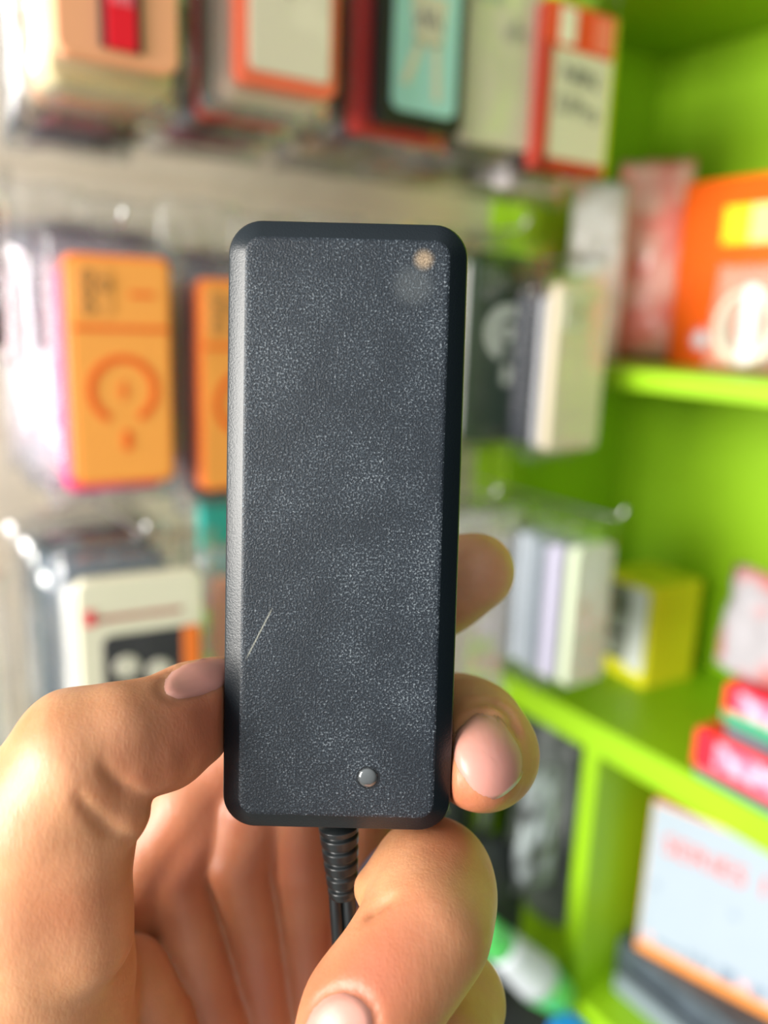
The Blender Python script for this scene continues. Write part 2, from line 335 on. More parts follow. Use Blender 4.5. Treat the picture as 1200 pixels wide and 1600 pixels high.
# ===== middle row
def orange_case(label, X, Y, Z, group, seed, rz=0):
    OM = mat('orange_case_back', (0.90, 0.36, 0.07), 0.38, coat=0.2); OR = mat('orange_case_rim', (0.95, 0.20, 0.03), 0.4, coat=0.2); OD = mat('deep_orange_print', (0.80, 0.12, 0.01), 0.45)
    r = case(label, group, X, Y, Z, (0.95, 0.20, 0.03), 0.064, 0.142, 0.011, True, 0.022, seed, rz, FILMT, mm=OR)
    link('back_panel', plate_mesh(0.0585, 0.1365, 0.0012, 0.005, 0.0004), OM, r, (0, -0.0009, 0.0027))
    link('magnet_ring', ring_mesh(0.0172, 0.0222, radians(-62), radians(242), 0.0006), OD, r, (0.0, -0.0014, 0.060))
    link('bolt_print', poly_mesh([(-.003, -.001), (.001, .007), (.0008, .001), (.0035, .001), (-.001, -.007), (-.0006, -.001)], 0.0006), OD, r, (0.0, -0.0014, 0.060))
    link('magnet_bar', plate_mesh(0.0056, 0.0135, 0.0006, 0.0026, 0.0002), OD, r, (0.0015, -0.0014, 0.0215))
    link('division_line', box_mesh(0.0570, 0.0006, 0.0032), OD, r, (0, -0.0014, 0.0965))
    link('word_print', box_mesh(0.0150, 0.0005, 0.0030), OD, r, (0.0135, -0.0012, 0.1175))
    camera_module(r, -0.0155, 0.1050, 0.022, 0.030, mat('orange_bump', (0.82, 0.34, 0.08), 0.35), mat('olive_ring', (0.42, 0.22, 0.07), 0.4), [(-.0045, .0235, .004), (-.0045, .0145, .004), (-.0045, .0055, .004), (.0055, .019, .004)])
    return r
gO = 'cases hanging in the orange bundle at left'
orange_case('orange phone case with full magnet ring print, front of the left middle bundle', 0.1600, 0.530, -0.1130, gO, 1, radians(-4))
stack('of the left middle bundle', 0.160, 0.548, -0.114, [(0.014, 'hot pink', (0.85, 0.01, 0.22), -0.006), (0.014, 'pale pink', (0.75, 0.36, 0.42), 0.0), (0.014, 'milky white', (0.38, 0.36, 0.38), 0.0), (0.012, 'lilac', (0.46, 0.42, 0.62), 0), (0.014, 'frosted white', (0.36, 0.37, 0.40), 0), (0.010, 'rose pink', (0.8, 0.2, 0.36), 0.01), (0.012, 'clear white', (0.5, 0.5, 0.52), 0)], dx=-0.001, group=gO, start=1, film_=FILMW)
hook(0.160, 0.527, 0.046, 'wire hook above the front orange case at left')
gO2 = 'cases hanging in the second orange bundle'
orange_case('orange phone case half hidden behind the left edge of the adapter', 0.2430, 0.530, -0.1235, gO2, 2, radians(-2))
stack('of the bundle half hidden by the adapter', 0.243, 0.550, -0.128, [(0.014, 'navy', (0.01, 0.02, 0.05), -0.004), (0.014, 'grey', (0.4, 0.38, 0.36), 0.004), (0.014, 'white', (0.75, 0.74, 0.72), 0.006), (0.012, 'dark brown', (0.06, 0.03, 0.02), 0.006), (0.012, 'black', (0.03, 0.02, 0.02), 0.006)], group=gO2, start=1, film_=FILMW)
hook(0.243, 0.527, 0.036, 'wire hook above the half hidden orange case')
gG = 'cases hanging in the dark green bundle'
DG = mat('dark_green_case', (0.012, 0.030, 0.014), 0.4, coat=0.2); RG = mat('pale_ring_print', (0.42, 0.46, 0.38), 0.45)
g = case('dark green phone case with pale magnet ring, just right of the adapter', gG, 0.4955, 0.545, -0.106, (0.012, 0.03, 0.014), 0.078, 0.158, 0.011, True, 0.02, 2, radians(-3), FILMT, mm=DG)
link('magnet_ring', ring_mesh(0.0130, 0.0235, radians(-72), radians(252), 0.0006), RG, g, (-0.001, -0.0006, 0.094))
link('bolt_print', disc_mesh(0.0075, 0.0006), RG, g, (-0.001, -0.0006, 0.094))
link('magnet_bar', plate_mesh(0.0100, 0.018, 0.0006, 0.0045, 0.0002), RG, g, (0.001, -0.0006, 0.049))
camera_module(g, -0.018, 0.117, 0.030, 0.034, mat('green_bump', (0.02, 0.04, 0.02), 0.3), mat('grey_ring', (0.2, 0.2, 0.2), 0.3), [(-.006, .024, .005), (-.006, .010, .005), (.007, .017, .005)])
stack('of the dark green bundle', 0.500, 0.563, -0.108, [(0.014, 'white', (0.7, 0.72, 0.70), 0.004), (0.014, 'beige', (0.55, 0.45, 0.30), -0.004), (0.014, 'khaki', (0.35, 0.3, 0.18), -0.006), (0.014, 'cream', (0.6, 0.56, 0.4), 0), (0.014, 'grey beige', (0.4, 0.38, 0.3), 0)], w=0.066, h=0.150, group=gG, start=1)
hook(0.4955, 0.542, 0.072, 'wire hook above the dark green case')
gK = 'cases hanging in the grey green bundle'
kk = case('grey green phone case in a glossy bag beside the left end of the middle shelf', gK, 0.527, 0.490, -0.107, (0.54, 0.47, 0.34), 0.060, 0.136, 0.012, True, 0.022, 3, radians(0), FILMT)
camera_module(kk, -0.012, 0.098, 0.024, 0.032, mat('sage_bump', (0.52, 0.52, 0.4), 0.35), GREY, [(-.005, .022, .004), (-.005, .010, .004), (.005, .016, .004)])
stack('of the grey green bundle', 0.527, 0.508, -0.106, [(0.005, 'white', (0.55, 0.56, 0.6), 0), (0.022, 'dark slate', (0.02, 0.025, 0.035), 0)], w=0.058, h=0.126, dx=-0.001, group=gK, start=1)
hook(0.535, 0.487, 0.050, 'wire hook above the grey green case')

# ===== bottom row
gL = 'cases hanging in the bottom left bundle'
l = case('cream card case pack with black window and red line, bottom left above the thumb', gL, 0.1550, 0.490, -0.300, (0.70, 0.66, 0.50), 0.078, 0.136, 0.012, True, 0.026, 1, radians(-6), name='boxed_case', cat='phone case')
onface(l, 'black_window', plate_mesh(0.062, 0.090, 0.0010, 0.006, 0.0003), BLACK, 0.006, 0.010, -0.001)
CR = mat('cream_ring', (0.55, 0.52, 0.42), 0.4)
for x, z in ((-.011, .078), (.009, .072), (-.009, .058)): link('camera_hole', disc_mesh(0.0078, 0.0010), CR, l, (x, -0.0016, z))
onface(l, 'orange_tab', box_mesh(0.011, 0.0008, 0.030, 0.0003, 1), mat('orange_tab', (0.75, 0.17, 0.02), 0.5), 0.030, 0.070, -0.0018)
onface(l, 'red_print_line', box_mesh(0.052, 0.0006, 0.003), mat('brown_red_print', (0.35, 0.07, 0.05), 0.5), -0.002, 0.110, -0.0006)
onface(l, 'red_mark', box_mesh(0.006, 0.0006, 0.010), mat('red_mark', (0.75, 0.05, 0.07), 0.5), -0.032, 0.108, -0.0006)
stack('of the bottom left bundle', 0.150, 0.514, -0.300, [(0.014, 'white', (0.78, 0.78, 0.76), -0.004), (0.013, 'blue slate', (0.14, 0.19, 0.25), 0.002), (0.013, 'grey blue', (0.2, 0.25, 0.3), 0.002), (0.013, 'slate', (0.10, 0.14, 0.18), 0.002), (0.013, 'dark teal', (0.01, 0.05, 0.05), 0.003), (0.013, 'light grey', (0.5, 0.52, 0.52), 0.0), (0.013, 'pale grey', (0.6, 0.6, 0.58), 0)], dx=0.0, w=0.072, h=0.130, group=gL, start=1)
hook(0.155, 0.487, -0.136, 'wire hook above the cream pack with black window')
gM = 'cases hanging behind the left side of the adapter'
mcase = case('case in a shiny white bag with orange edge, behind the thumb tip', gM, 0.2440, 0.500, -0.300, (0.80, 0.30, 0.12), 0.070, 0.120, 0.012, True, 0.024, 2, radians(-8), FILMW)
onface(mcase, 'orange_edge', box_mesh(0.006, 0.001, 0.110), mat('rust_edge', (0.6, 0.2, 0.06), 0.5), -0.020, 0.004, -0.001)
case('teal case topping out beside the left edge of the adapter', gM, 0.256, 0.560, -0.270, (0.02, 0.42, 0.36), 0.066, 0.142, 0.012, True, 0.02, 1)
hook(0.250, 0.497, -0.116, 'wire hook above the white bag behind the thumb tip')
gR = 'cases hanging in the bottom right bundle'
r_ = case('tan grey case in a milky bag, between the index and middle fingertips', gR, 0.4600, 0.520, -0.330, (0.36, 0.31, 0.24), 0.066, 0.150, 0.012, True, 0.022, 2, radians(-4), FILMH)
stack('of the milky bag bundle beside the index fingertip', 0.462, 0.540, -0.328, [(0.014, 'cream', (0.6, 0.55, 0.42), 0), (0.014, 'white', (0.7, 0.7, 0.7), 0), (0.014, 'beige', (0.5, 0.45, 0.36), 0), (0.014, 'grey', (0.4, 0.4, 0.4), 0)], group=gR, start=1, film_=FILMH)
hook(0.460, 0.517, -0.146, 'wire hook above the milky bag beside the index fingertip')
gS = 'cases hanging in front of the lower green shelf'
s_ = case('clear pale green case in a wrinkled bag, left of the yellow box', gS, 0.5270, 0.452, -0.306, (0.50, 0.56, 0.40), 0.046, 0.124, 0.012, True, 0.026, 3, radians(0), FILMT)
stack('of the wrinkled bundle at the lower shelf', 0.526, 0.470, -0.306, [(0.014, 'lilac white', (0.46, 0.44, 0.56), 0.0), (0.012, 'pale blue grey', (0.26, 0.30, 0.34), 0.0), (0.014, 'ice white', (0.46, 0.51, 0.56), 0.0), (0.012, 'grey', (0.2, 0.22, 0.24), 0), (0.014, 'cream yellow', (0.5, 0.38, 0.2), 0.004), (0.014, 'dark navy', (0.012, 0.025, 0.045), 0.0), (0.010, 'black', (0.015, 0.02, 0.03), 0.0)], w=0.048, h=0.122, dx=-0.001, group=gS, start=1)
hook(0.539, 0.449, -0.158, 'wire hook above the wrinkled bag at the lower shelf')
# black thing at the left edge
gX = case('black phone case at the far left edge between the two left bundles', None, 0.066, 0.560, -0.030, (0.012, 0.012, 0.012), 0.066, 0.088, 0.02, True, 0.02, 2)
case('light grey case at the left edge low beside the slate cases', None, 0.044, 0.520, -0.330, (0.5, 0.52, 0.52), 0.060, 0.150, 0.02, True, 0.02, 1)
case('brown grey case at the far left edge below the pink bags', None, 0.040, 0.600, -0.210, (0.22, 0.17, 0.14), 0.070, 0.060, 0.02, True, 0.01, 3)

# cream bag headers between the two upper rows: rows of empty bags on the wall
for i in range(9):
    X = 0.085+i*0.062
    o = link('plastic_bag', bag_mesh(0.046, 0.060, 0.004, 1+i % 3, 0.010), FILMH, None, (X, 0.675, EYE+0.008+0.006*(i % 2)), smooth=True)
    tag(o, 'milky empty bag on the cream wall between the rows, %s from the left' % (ordinal(i) if i else 'first'), 'plastic bag', 'milky bags on the wall between the rows')

# ------------------------------------------------------------------ goods on the green shelves
ZS2, ZS3, ZS4 = EYE-0.0398, EYE-0.3826, EYE-0.6948
# orange box
ORB = mat('orange_carton', (1.0, 0.13, 0.002), 0.4, coat=0.2, var=0.03, vscale=12)
ob = tag(empty('carton', (0.770, 0.450, ZS2)), 'large orange carton with yellow label standing on the middle green shelf', 'box')
link('carton_body', box_mesh(0.075, 0.225, 0.176, 0.0015, 2), ORB, ob)
YEL = mat('yellow_label', (0.93, 0.82, 0.02), 0.45)
link('yellow_label', box_mesh(0.0006, 0.085, 0.034, 0.0002, 1), YEL, ob, (-0.0378, 0.0215, 0.116))
link('label_stripe', box_mesh(0.0006, 0.050, 0.034, 0.0002, 1), mat('pale_yellow', (0.95, 0.88, 0.30), 0.45), ob, (-0.0382, 0.010, 0.116))
link('round_logo', disc_mesh(0.0135, 0.0010), mat('pink_ring', (0.95, 0.22, 0.18), 0.4), ob, (-0.0378, 0.074, 0.026), (0, 0, -pi/2))
link('round_logo', disc_mesh(0.0085, 0.0014), mat('white_logo', (0.8, 0.82, 0.88), 0.4), ob, (-0.0380, 0.074, 0.026), (0, 0, -pi/2))
# pink pouch
def pouch_mesh(w, h, t, seed, nx=14, nz=20, amp=0.004):
    bm = bmesh.new(); V = []
    for side in (0, 1):
        g_ = []
        for j in range(nz+1):
            row = []
            for i in range(nx+1):
                u = i/nx*2-1; v = j/nz
                if side and (i in (0, nx) or j in (0, nz)): row.append(V[0][j][i]); continue
                prof = (max(0, 1-abs(u)**3)**0.6)*(min(1, v*8)**0.5)*(min(1, (1-v)*4)**0.7)
                y = (-1 if side == 0 else 1)*t/2*prof*(1-0.45*v)
                y += noise.noise(Vector((u*3+seed, v*6, side*3+seed)))*amp*prof
                x = u*w/2*(1-0.10*v)+noise.noise(Vector((v*5, seed, u)))*amp*0.5
                row.append(bm.verts.new((x, y, max(0.0003, v*h+(noise.noise(Vector((u*3, seed, 2)))*amp if j == nz else 0)))))
            g_.append(row)
        V.append(g_)
    for s in (0, 1):
        for j in range(nz):
            for i in range(nx):
                q = (V[s][j][i], V[s][j][i+1], V[s][j+1][i+1], V[s][j+1][i])
                try: bm.faces.new(q if s == 0 else q[::-1])
                except ValueError: pass
    return bm_mesh(bm)
def mixmat(name, ca, cb, scale, rough=0.35, coat=0.3, lo=0.42, hi=0.58):
    m = mat(name, ca, rough, coat=coat); n = m.node_tree; b = n.nodes['Principled BSDF']
    tcn = n.nodes.new('ShaderNodeTexCoord'); ns = n.nodes.new('ShaderNodeTexNoise'); ns.inputs['Scale'].default_value = scale
    cr = n.nodes.new('ShaderNodeValToRGB'); cr.color_ramp.elements[0].position = lo; cr.color_ramp.elements[1].position = hi
    cr.color_ramp.elements[0].color = (*ca, 1); cr.color_ramp.elements[1].color = (*cb, 1)
    n.links.new(tcn.outputs['Object'], ns.inputs['Vector']); n.links.new(ns.outputs['Fac'], cr.inputs[0]); n.links.new(cr.outputs[0], b.inputs['Base Color'])
    return m
pk = link('pouch', pouch_mesh(0.086, 0.205, 0.035, 4), mixmat('pink_pouch_print', (0.95, 0.24, 0.17), (0.98, 0.50, 0.38), 30), None, (0.745, 0.610, ZS2), (0, 0, radians(-62)), True)
tag(pk, 'tall salmon pink pouch standing left of the large orange carton', 'pouch')
pk2 = link('pouch', pouch_mesh(0.060, 0.175, 0.022, 9), mixmat('grey_pouch_print', (0.50, 0.46, 0.38), (0.72, 0.70, 0.66), 26), None, (0.668, 0.612, ZS2), (0, 0, radians(-50)), True)
tag(pk2, 'narrow grey silver pouch standing left of the salmon pink pouch', 'pouch')
# blister with coiled cream cable
bl = tag(empty('cable_pack', (0.690, 0.445, ZS2), (0, 0, radians(-85))), 'clear pack with coiled cream cable in front of the orange carton', 'cable pack')
coil = []
for i in range(220):
    a_ = i/220*2*pi*9; rr_ = 0.026+0.003*sin(a_*0.37); coil.append((rr_*cos(a_), 0.011*sin(i*0.12), 0.040+rr_*1.15*sin(a_)))
link('cable', tube_mesh(coil, 0.0017, 8), mat('cream_cable', (0.80, 0.72, 0.55), 0.45), bl, smooth=True)
link('cable_tie', box_mesh(0.014, 0.030, 0.070, 0.004, 2), mat('white_wrap', (0.85, 0.86, 0.84), 0.3, coat=0.5), bl, (0.004, 0, 0.006))
link('blister', pouch_mesh(0.082, 0.094, 0.040, 5, amp=0.002), FILMH, bl, smooth=True)
# yellow box
yb = tag(empty('carton', (0.742, 0.556, ZS3), (0, 0, radians(-5))), 'yellow carton with grey and black picture in the corner of the lower shelf', 'box')
YB_ = mat('yellow_carton', (0.80, 0.74, 0.02), 0.4, coat=0.2)
link('carton_body', box_mesh(0.072, 0.076, 0.115, 0.001, 2), YB_, yb)
link('picture_panel', box_mesh(0.0006, 0.070, 0.088, 0.0002, 1), mixmat('grey_picture', (0.16, 0.17, 0.13), (0.55, 0.56, 0.5), 22), yb, (-0.0364, 0.002, 0.018))
link('white_stripe', box_mesh(0.0006, 0.022, 0.094, 0.0002, 1), mat('white_stripe', (0.78, 0.8, 0.78), 0.4), yb, (-0.0368, -0.020, 0.014))
link('black_mark', poly_mesh([(-.014, 0), (.010, .004), (.018, .012), (.004, .010), (-.010, .014)], 0.0006), BLACK, yb, (-0.0372, 0.010, 0.042), (0, 0, -pi/2))
# stack of memory-style packs
def pack(label, x, y, z, sx, sy, sz, col, edge, rz=0.0):
    r = tag(empty('carton', (x, y, z), (0, 0, rz)), label, 'box', None)
    link('carton_body', box_mesh(sx, sy, sz, 0.0012, 2), col, r)
    if edge: link('edge_band', box_mesh(0.0006, sy*0.985, sz*0.28), edge, r, (-sx/2-0.0002, 0, sz*0.03))
    return r
REDC = mat('red_carton', (0.85, 0.01, 0.03), 0.4, coat=0.2); PINKM = mixmat('pink_white_print', (0.62, 0.14, 0.24), (0.70, 0.45, 0.58), 90)
TEAL = mat('teal_edge', (0.01, 0.25, 0.16), 0.45); SLATE = mat('slate_carton', (0.10, 0.12, 0.14), 0.5, var=0.15, vscale=40)
p1 = pack('flat slate grey carton with teal edge, bottom of the stack on the lower shelf', 0.648, 0.286, ZS3, 0.090, 0.200, 0.008, SLATE, TEAL)
link('round_seal', disc_mesh(0.0036, 0.0008), mat('pale_seal', (0.5, 0.62, 0.6), 0.4), p1, (-0.0458, 0.020, 0.004), (0, 0, -pi/2))
p2 = pack('red carton with pink and white print, lower red one of the shelf stack', 0.650, 0.288, ZS3+0.0082, 0.090, 0.205, 0.034, REDC, None)
link('print_panel', box_mesh(0.0006, 0.178, 0.022, 0.0002, 1), PINKM, p2, (-0.0453, -0.008, 0.007))
link('red_stroke', box_mesh(0.0006, 0.070, 0.006, 0.0002, 1), REDC, p2, (-0.0457, -0.030, 0.008))
p3 = pack('flat dark grey carton between the two red cartons of the shelf stack', 0.655, 0.272, ZS3+0.0424, 0.088, 0.190, 0.013, SLATE, None)
p4 = pack('red and pink carton with green lower edge, upper red one of the shelf stack', 0.655, 0.280, ZS3+0.0556, 0.086, 0.186, 0.034, REDC, mat('green_edge', (0.0, 0.38, 0.17), 0.45))
link('print_panel', box_mesh(0.0006, 0.172, 0.020, 0.0002, 1), PINKM, p4, (-0.0433, -0.006, 0.011))
cb = link('pouch', pouch_mesh(0.160, 0.095, 0.060, 12, amp=0.008), mixmat('white_pink_pouch', (0.36, 0.34, 0.36), (0.45, 0.16, 0.15), 28, lo=0.48, hi=0.66), None, (0.640, 0.325, ZS3+0.0898), (0, 0, radians(90)), True)
tag(cb, 'crumpled white and pink clear pouch on top of the shelf stack', 'pouch')
ob2 = pack('small orange red carton standing on the lower shelf behind the stack', 0.765, 0.360, ZS3, 0.05, 0.11, 0.172, mat('orange_red_carton', (0.9, 0.06, 0.01), 0.4), None)

# white box with orange edges on the slate slab
slab = link('laptop_box', box_mesh(0.150, 0.46, 0.045, 0.002, 2), mat('slate_slab', (0.07, 0.09, 0.11), 0.45, var=0.35, vscale=35), None, (0.7365, 0.255, ZS4), smooth=False)
tag(slab, 'flat dark slate box lying on the bottom shelf under the white carton', 'box')
rail = tag(link('grey_strip', box_mesh(0.012, 0.40, 0.020, 0.001, 1), mat('grey_strip', (0.20, 0.24, 0.28), 0.4), None, (0.648, 0.27, ZS4)), 'narrow grey strip lying along the front of the slate box', 'strip')
sb = tag(empty('carton', (0.6640, 0.4660, ZS4+0.0454), (0, 0, radians(-74.5))), 'white carton with orange edges and pale orange lettering on the slate box', 'box')
OE = mat('orange_edge', (0.85, 0.30, 0.06), 0.4)
BW, BH, BD = 0.210, 0.178, 0.035
link('carton_body', box_mesh(BW, BD, BH, 0.002, 2), OE, sb, (BW/2, BD/2, 0))
link('front_panel', box_mesh(BW-0.004, 0.0008, BH-0.016, 0.0003, 1), mat('white_carton_front', (0.36, 0.42, 0.49), 0.5, var=0.02), sb, (BW/2, -0.0002, 0.014))
PEACH = mat('peach_letters', (0.70, 0.08, 0.03), 0.5)
tm = text_mesh('SERIES 1', 0.0300, 0.0001, 'LEFT')
link('lettering', tm, PEACH, sb, (0.016, -0.0009, 0.126), (pi/2, 0, 0))
LB = mat('pale_blue_mark', (0.20, 0.26, 0.34), 0.5); PR = mat('rose_mark', (0.85, 0.38, 0.36), 0.5)
for i, (x, z, w_, h_, m_) in enumerate(((.010, .020, .007, .006, PR), (.020, .019, .030, .005, LB), (.054, .017, .006, .012, LB), (.063, .017, .005, .012, LB), (.071, .017, .006, .012, LB), (.086, .015, .016, .016, LB), (.106, .016, .009, .009, PR), (.118, .016, .012, .012, LB), (.010, .080, .008, .010, mat('faint_mark', (0.28, .34, .42), .5)), (.088, .088, .008, .008, mat('faint_mark', (0.28, .34, .42), .5)))):
    link('small_print', box_mesh(w_, 0.0004, h_), m_, sb, (x+w_/2, -0.0007, z))

# ------------------------------------------------------------------ dark goods left of the shelf unit
def crumple(w, d, h, seed, amp):
    bm = bmesh.new(); bmesh.ops.create_cube(bm, size=1)
    bmesh.ops.subdivide_edges(bm, edges=bm.edges[:], cuts=11, use_grid_fill=True)
    for v in bm.verts:
        c_ = v.co.copy(); q = Vector((c_.x, c_.y, c_.z)); m_ = max(abs(q.x), abs(q.y), abs(q.z)); s_ = q.normalized()*m_*1.1
        q = q.lerp(s_, 0.45); nse = noise.fractal(Vector((c_.x*2.5+seed, c_.y*2.5, c_.z*2.5)), 1.0, 2.0, 3)
        q = Vector((q.x*w, q.y*d, q.z*h))+c_.normalized()*nse*amp; v.co = q+Vector((0, 0, h/2)); v.co.z = max(v.co.z, 0.0005)
    return bm_mesh(bm)
BLK = mat('black_fabric', (0.022, 0.026, 0.028), 0.5, bump=(90, 0.6, 0.003), var=0.4, vscale=25)
DKG = mat('dark_grey_fabric', (0.07, 0.08, 0.075), 0.45, bump=(60, 0.6, 0.003), var=0.4, vscale=20)
ct = tag(empty('display_counter', (0.42, 0.585, 0)), 'dark counter below the hanging cases, left of the green shelf unit', 'counter')
CTM = mat('dark_counter', (0.03, 0.03, 0.032), 0.5)
link('counter_top', box_mesh(0.34, 0.21, 0.02, 0.002, 2), CTM, ct, (0, 0, EYE-0.74))
link('counter_body', box_mesh(0.32, 0.19, EYE-0.74, 0.002, 1), CTM, ct, (0, 0.005, 0))
ZC = EYE-0.7198
bg1 = tag(empty('shoulder_bag', (0.505, 0.658, ZC)), 'dark grey fabric bag standing on the counter below the milky bags', 'bag')
link('bag_body', crumple(0.150, 0.034, 0.320, 3, 0.012), DKG, bg1, smooth=True)
link('strap', tube_mesh(spline([(-0.04, -0.05, 0.26), (-0.02, -0.075, 0.20), (0.03, -0.075, 0.175), (0.055, -0.06, 0.21), (0.05, -0.045, 0.28)], 8), 0.006, 10), BLK, bg1, smooth=True)
bg2 = tag(link('cable_bundle', crumple(0.15, 0.032, 0.20, 8, 0.012), BLK, None, (0.490, 0.553, ZC), smooth=True), 'crumpled black bundle on the counter in front of the dark grey bag', 'bundle')
tb = tag(empty('tube', (0.486, 0.497, EYE-0.582)), 'white tube with green ends lying slanted beside the ring finger', 'tube')
A_ = Vector((0, 0, 0)); B_ = Vector((0.094, -0.004, -0.108))
def seg(t0, t1, ra, rb): return tube_mesh([A_.lerp(B_, t0+(t1-t0)*k/6) for k in range(7)], [ra+(rb-ra)*k/6 for k in range(7)], 20)
TG = mat('mint_green_plastic', (0.10, 0.62, 0.14), 0.35, coat=0.3)
link('green_end', seg(-0.22, 0.08, 0.015, 0.0175), TG, tb, smooth=True)
link('white_sleeve', seg(0.08, 0.68, 0.0176, 0.0235), mat('white_sleeve', (0.62, 0.66, 0.70), 0.4), tb, smooth=True)
link('green_cap', seg(0.68, 1.02, 0.0237, 0.0190), TG, tb, smooth=True)
bpk = tag(link('carton', box_mesh(0.030, 0.026, 0.04, 0.001, 1), mat('blue_carton', (0.02, 0.28, 0.75), 0.4), None, (0.575, 0.47, EYE-0.745), smooth=False), 'small bright blue box at the foot of the green shelf post', 'box')
bg3 = tag(link('fabric_bag', crumple(0.16, 0.110, 0.265, 15, 0.012), DKG, None, (0.708, 0.590, ZS4), smooth=True), 'dark grey crumpled bag inside the corner compartment of the green shelf unit', 'bag')
silver = tag(link('pouch', pouch_mesh(0.045, 0.14, 0.016, 21, amp=0.006), mixmat('silver_pouch', (0.05, 0.055, 0.055), (0.30, 0.34, 0.34), 30), None, (0.563, 0.525, EYE-0.575), (0, 0, radians(-15)), True), 'crumpled silver grey pouch beside the green shelf post', 'pouch')

# ================================================================== the power adapter (camera-side frame: x right, y up, z towards the lens; metres)
MM = 0.001
def cpt(px, py, d):           # millimetres in the frame of the lens at the hand's distance
    return Vector(((px-600)/FP*d, -(py-800)/FP*d, -d))
PHI, TILT = radians(-1.45), radians(4.4)
AD_LOC = cpt(535, 834, 121.8)*MM
AD_M = Matrix.Translation(AD_LOC) @ Matrix.Rotation(PHI, 4, 'Z') @ Matrix.Rotation(TILT, 4, 'X')
AW, AH, AT = 34.1, 89.0, 21.0
ad = tag(empty('power_adapter', (0, 0, 0)), 'black textured plastic power adapter held upright in the hand', 'power adapter')
ad.matrix_world = CAMM @ AD_M
def shell():
    def lp(ins, z, r, n=10): return [(x*MM, y*MM, z*MM) for x, y in rr(AW-2*ins, AH-2*ins, r, n)]
    L = [lp(0.9, -AT, 3.6), lp(0.5, -AT+0.5, 4.0), lp(0.3, -10.6, 4.5), lp(0.45, -10.5, 4.4), lp(0.45, -10.3, 4.4), lp(0.25, -10.2, 4.5),
         lp(0.02, -0.5, 4.8), lp(0.0, -0.05, 4.8), lp(0.12, 0.22, 4.7), lp(0.28, 0.36, 4.6), lp(2.46, 1.59, 2.4), lp(2.60, 1.66, 2.3), lp(2.78, 1.75, 2.1), lp(3.0, 1.80, 1.8), lp(3.6, 1.80, 1.4)]
    bm = bmesh.new(); V = [[bm.verts.new(p) for p in l] for l in L]; n = len(V[0])
    for k, (a, b) in enumerate(zip(V, V[1:])):
        for i in range(n):
            f = bm.faces.new((a[i], a[(i+1) % n], b[(i+1) % n], b[i])); f.smooth = True; f.material_index = 1 if k >= 11 else (2 if k >= 9 else 0)
    f = bm.faces.new(V[0][::-1]); f = bm.faces.new(V[-1]); f.material_index = 1
    me = bpy.data.meshes.new('shell'); bmesh.ops.recalc_face_normals(bm, faces=bm.faces[:]); bm.to_mesh(me); bm.free(); return me
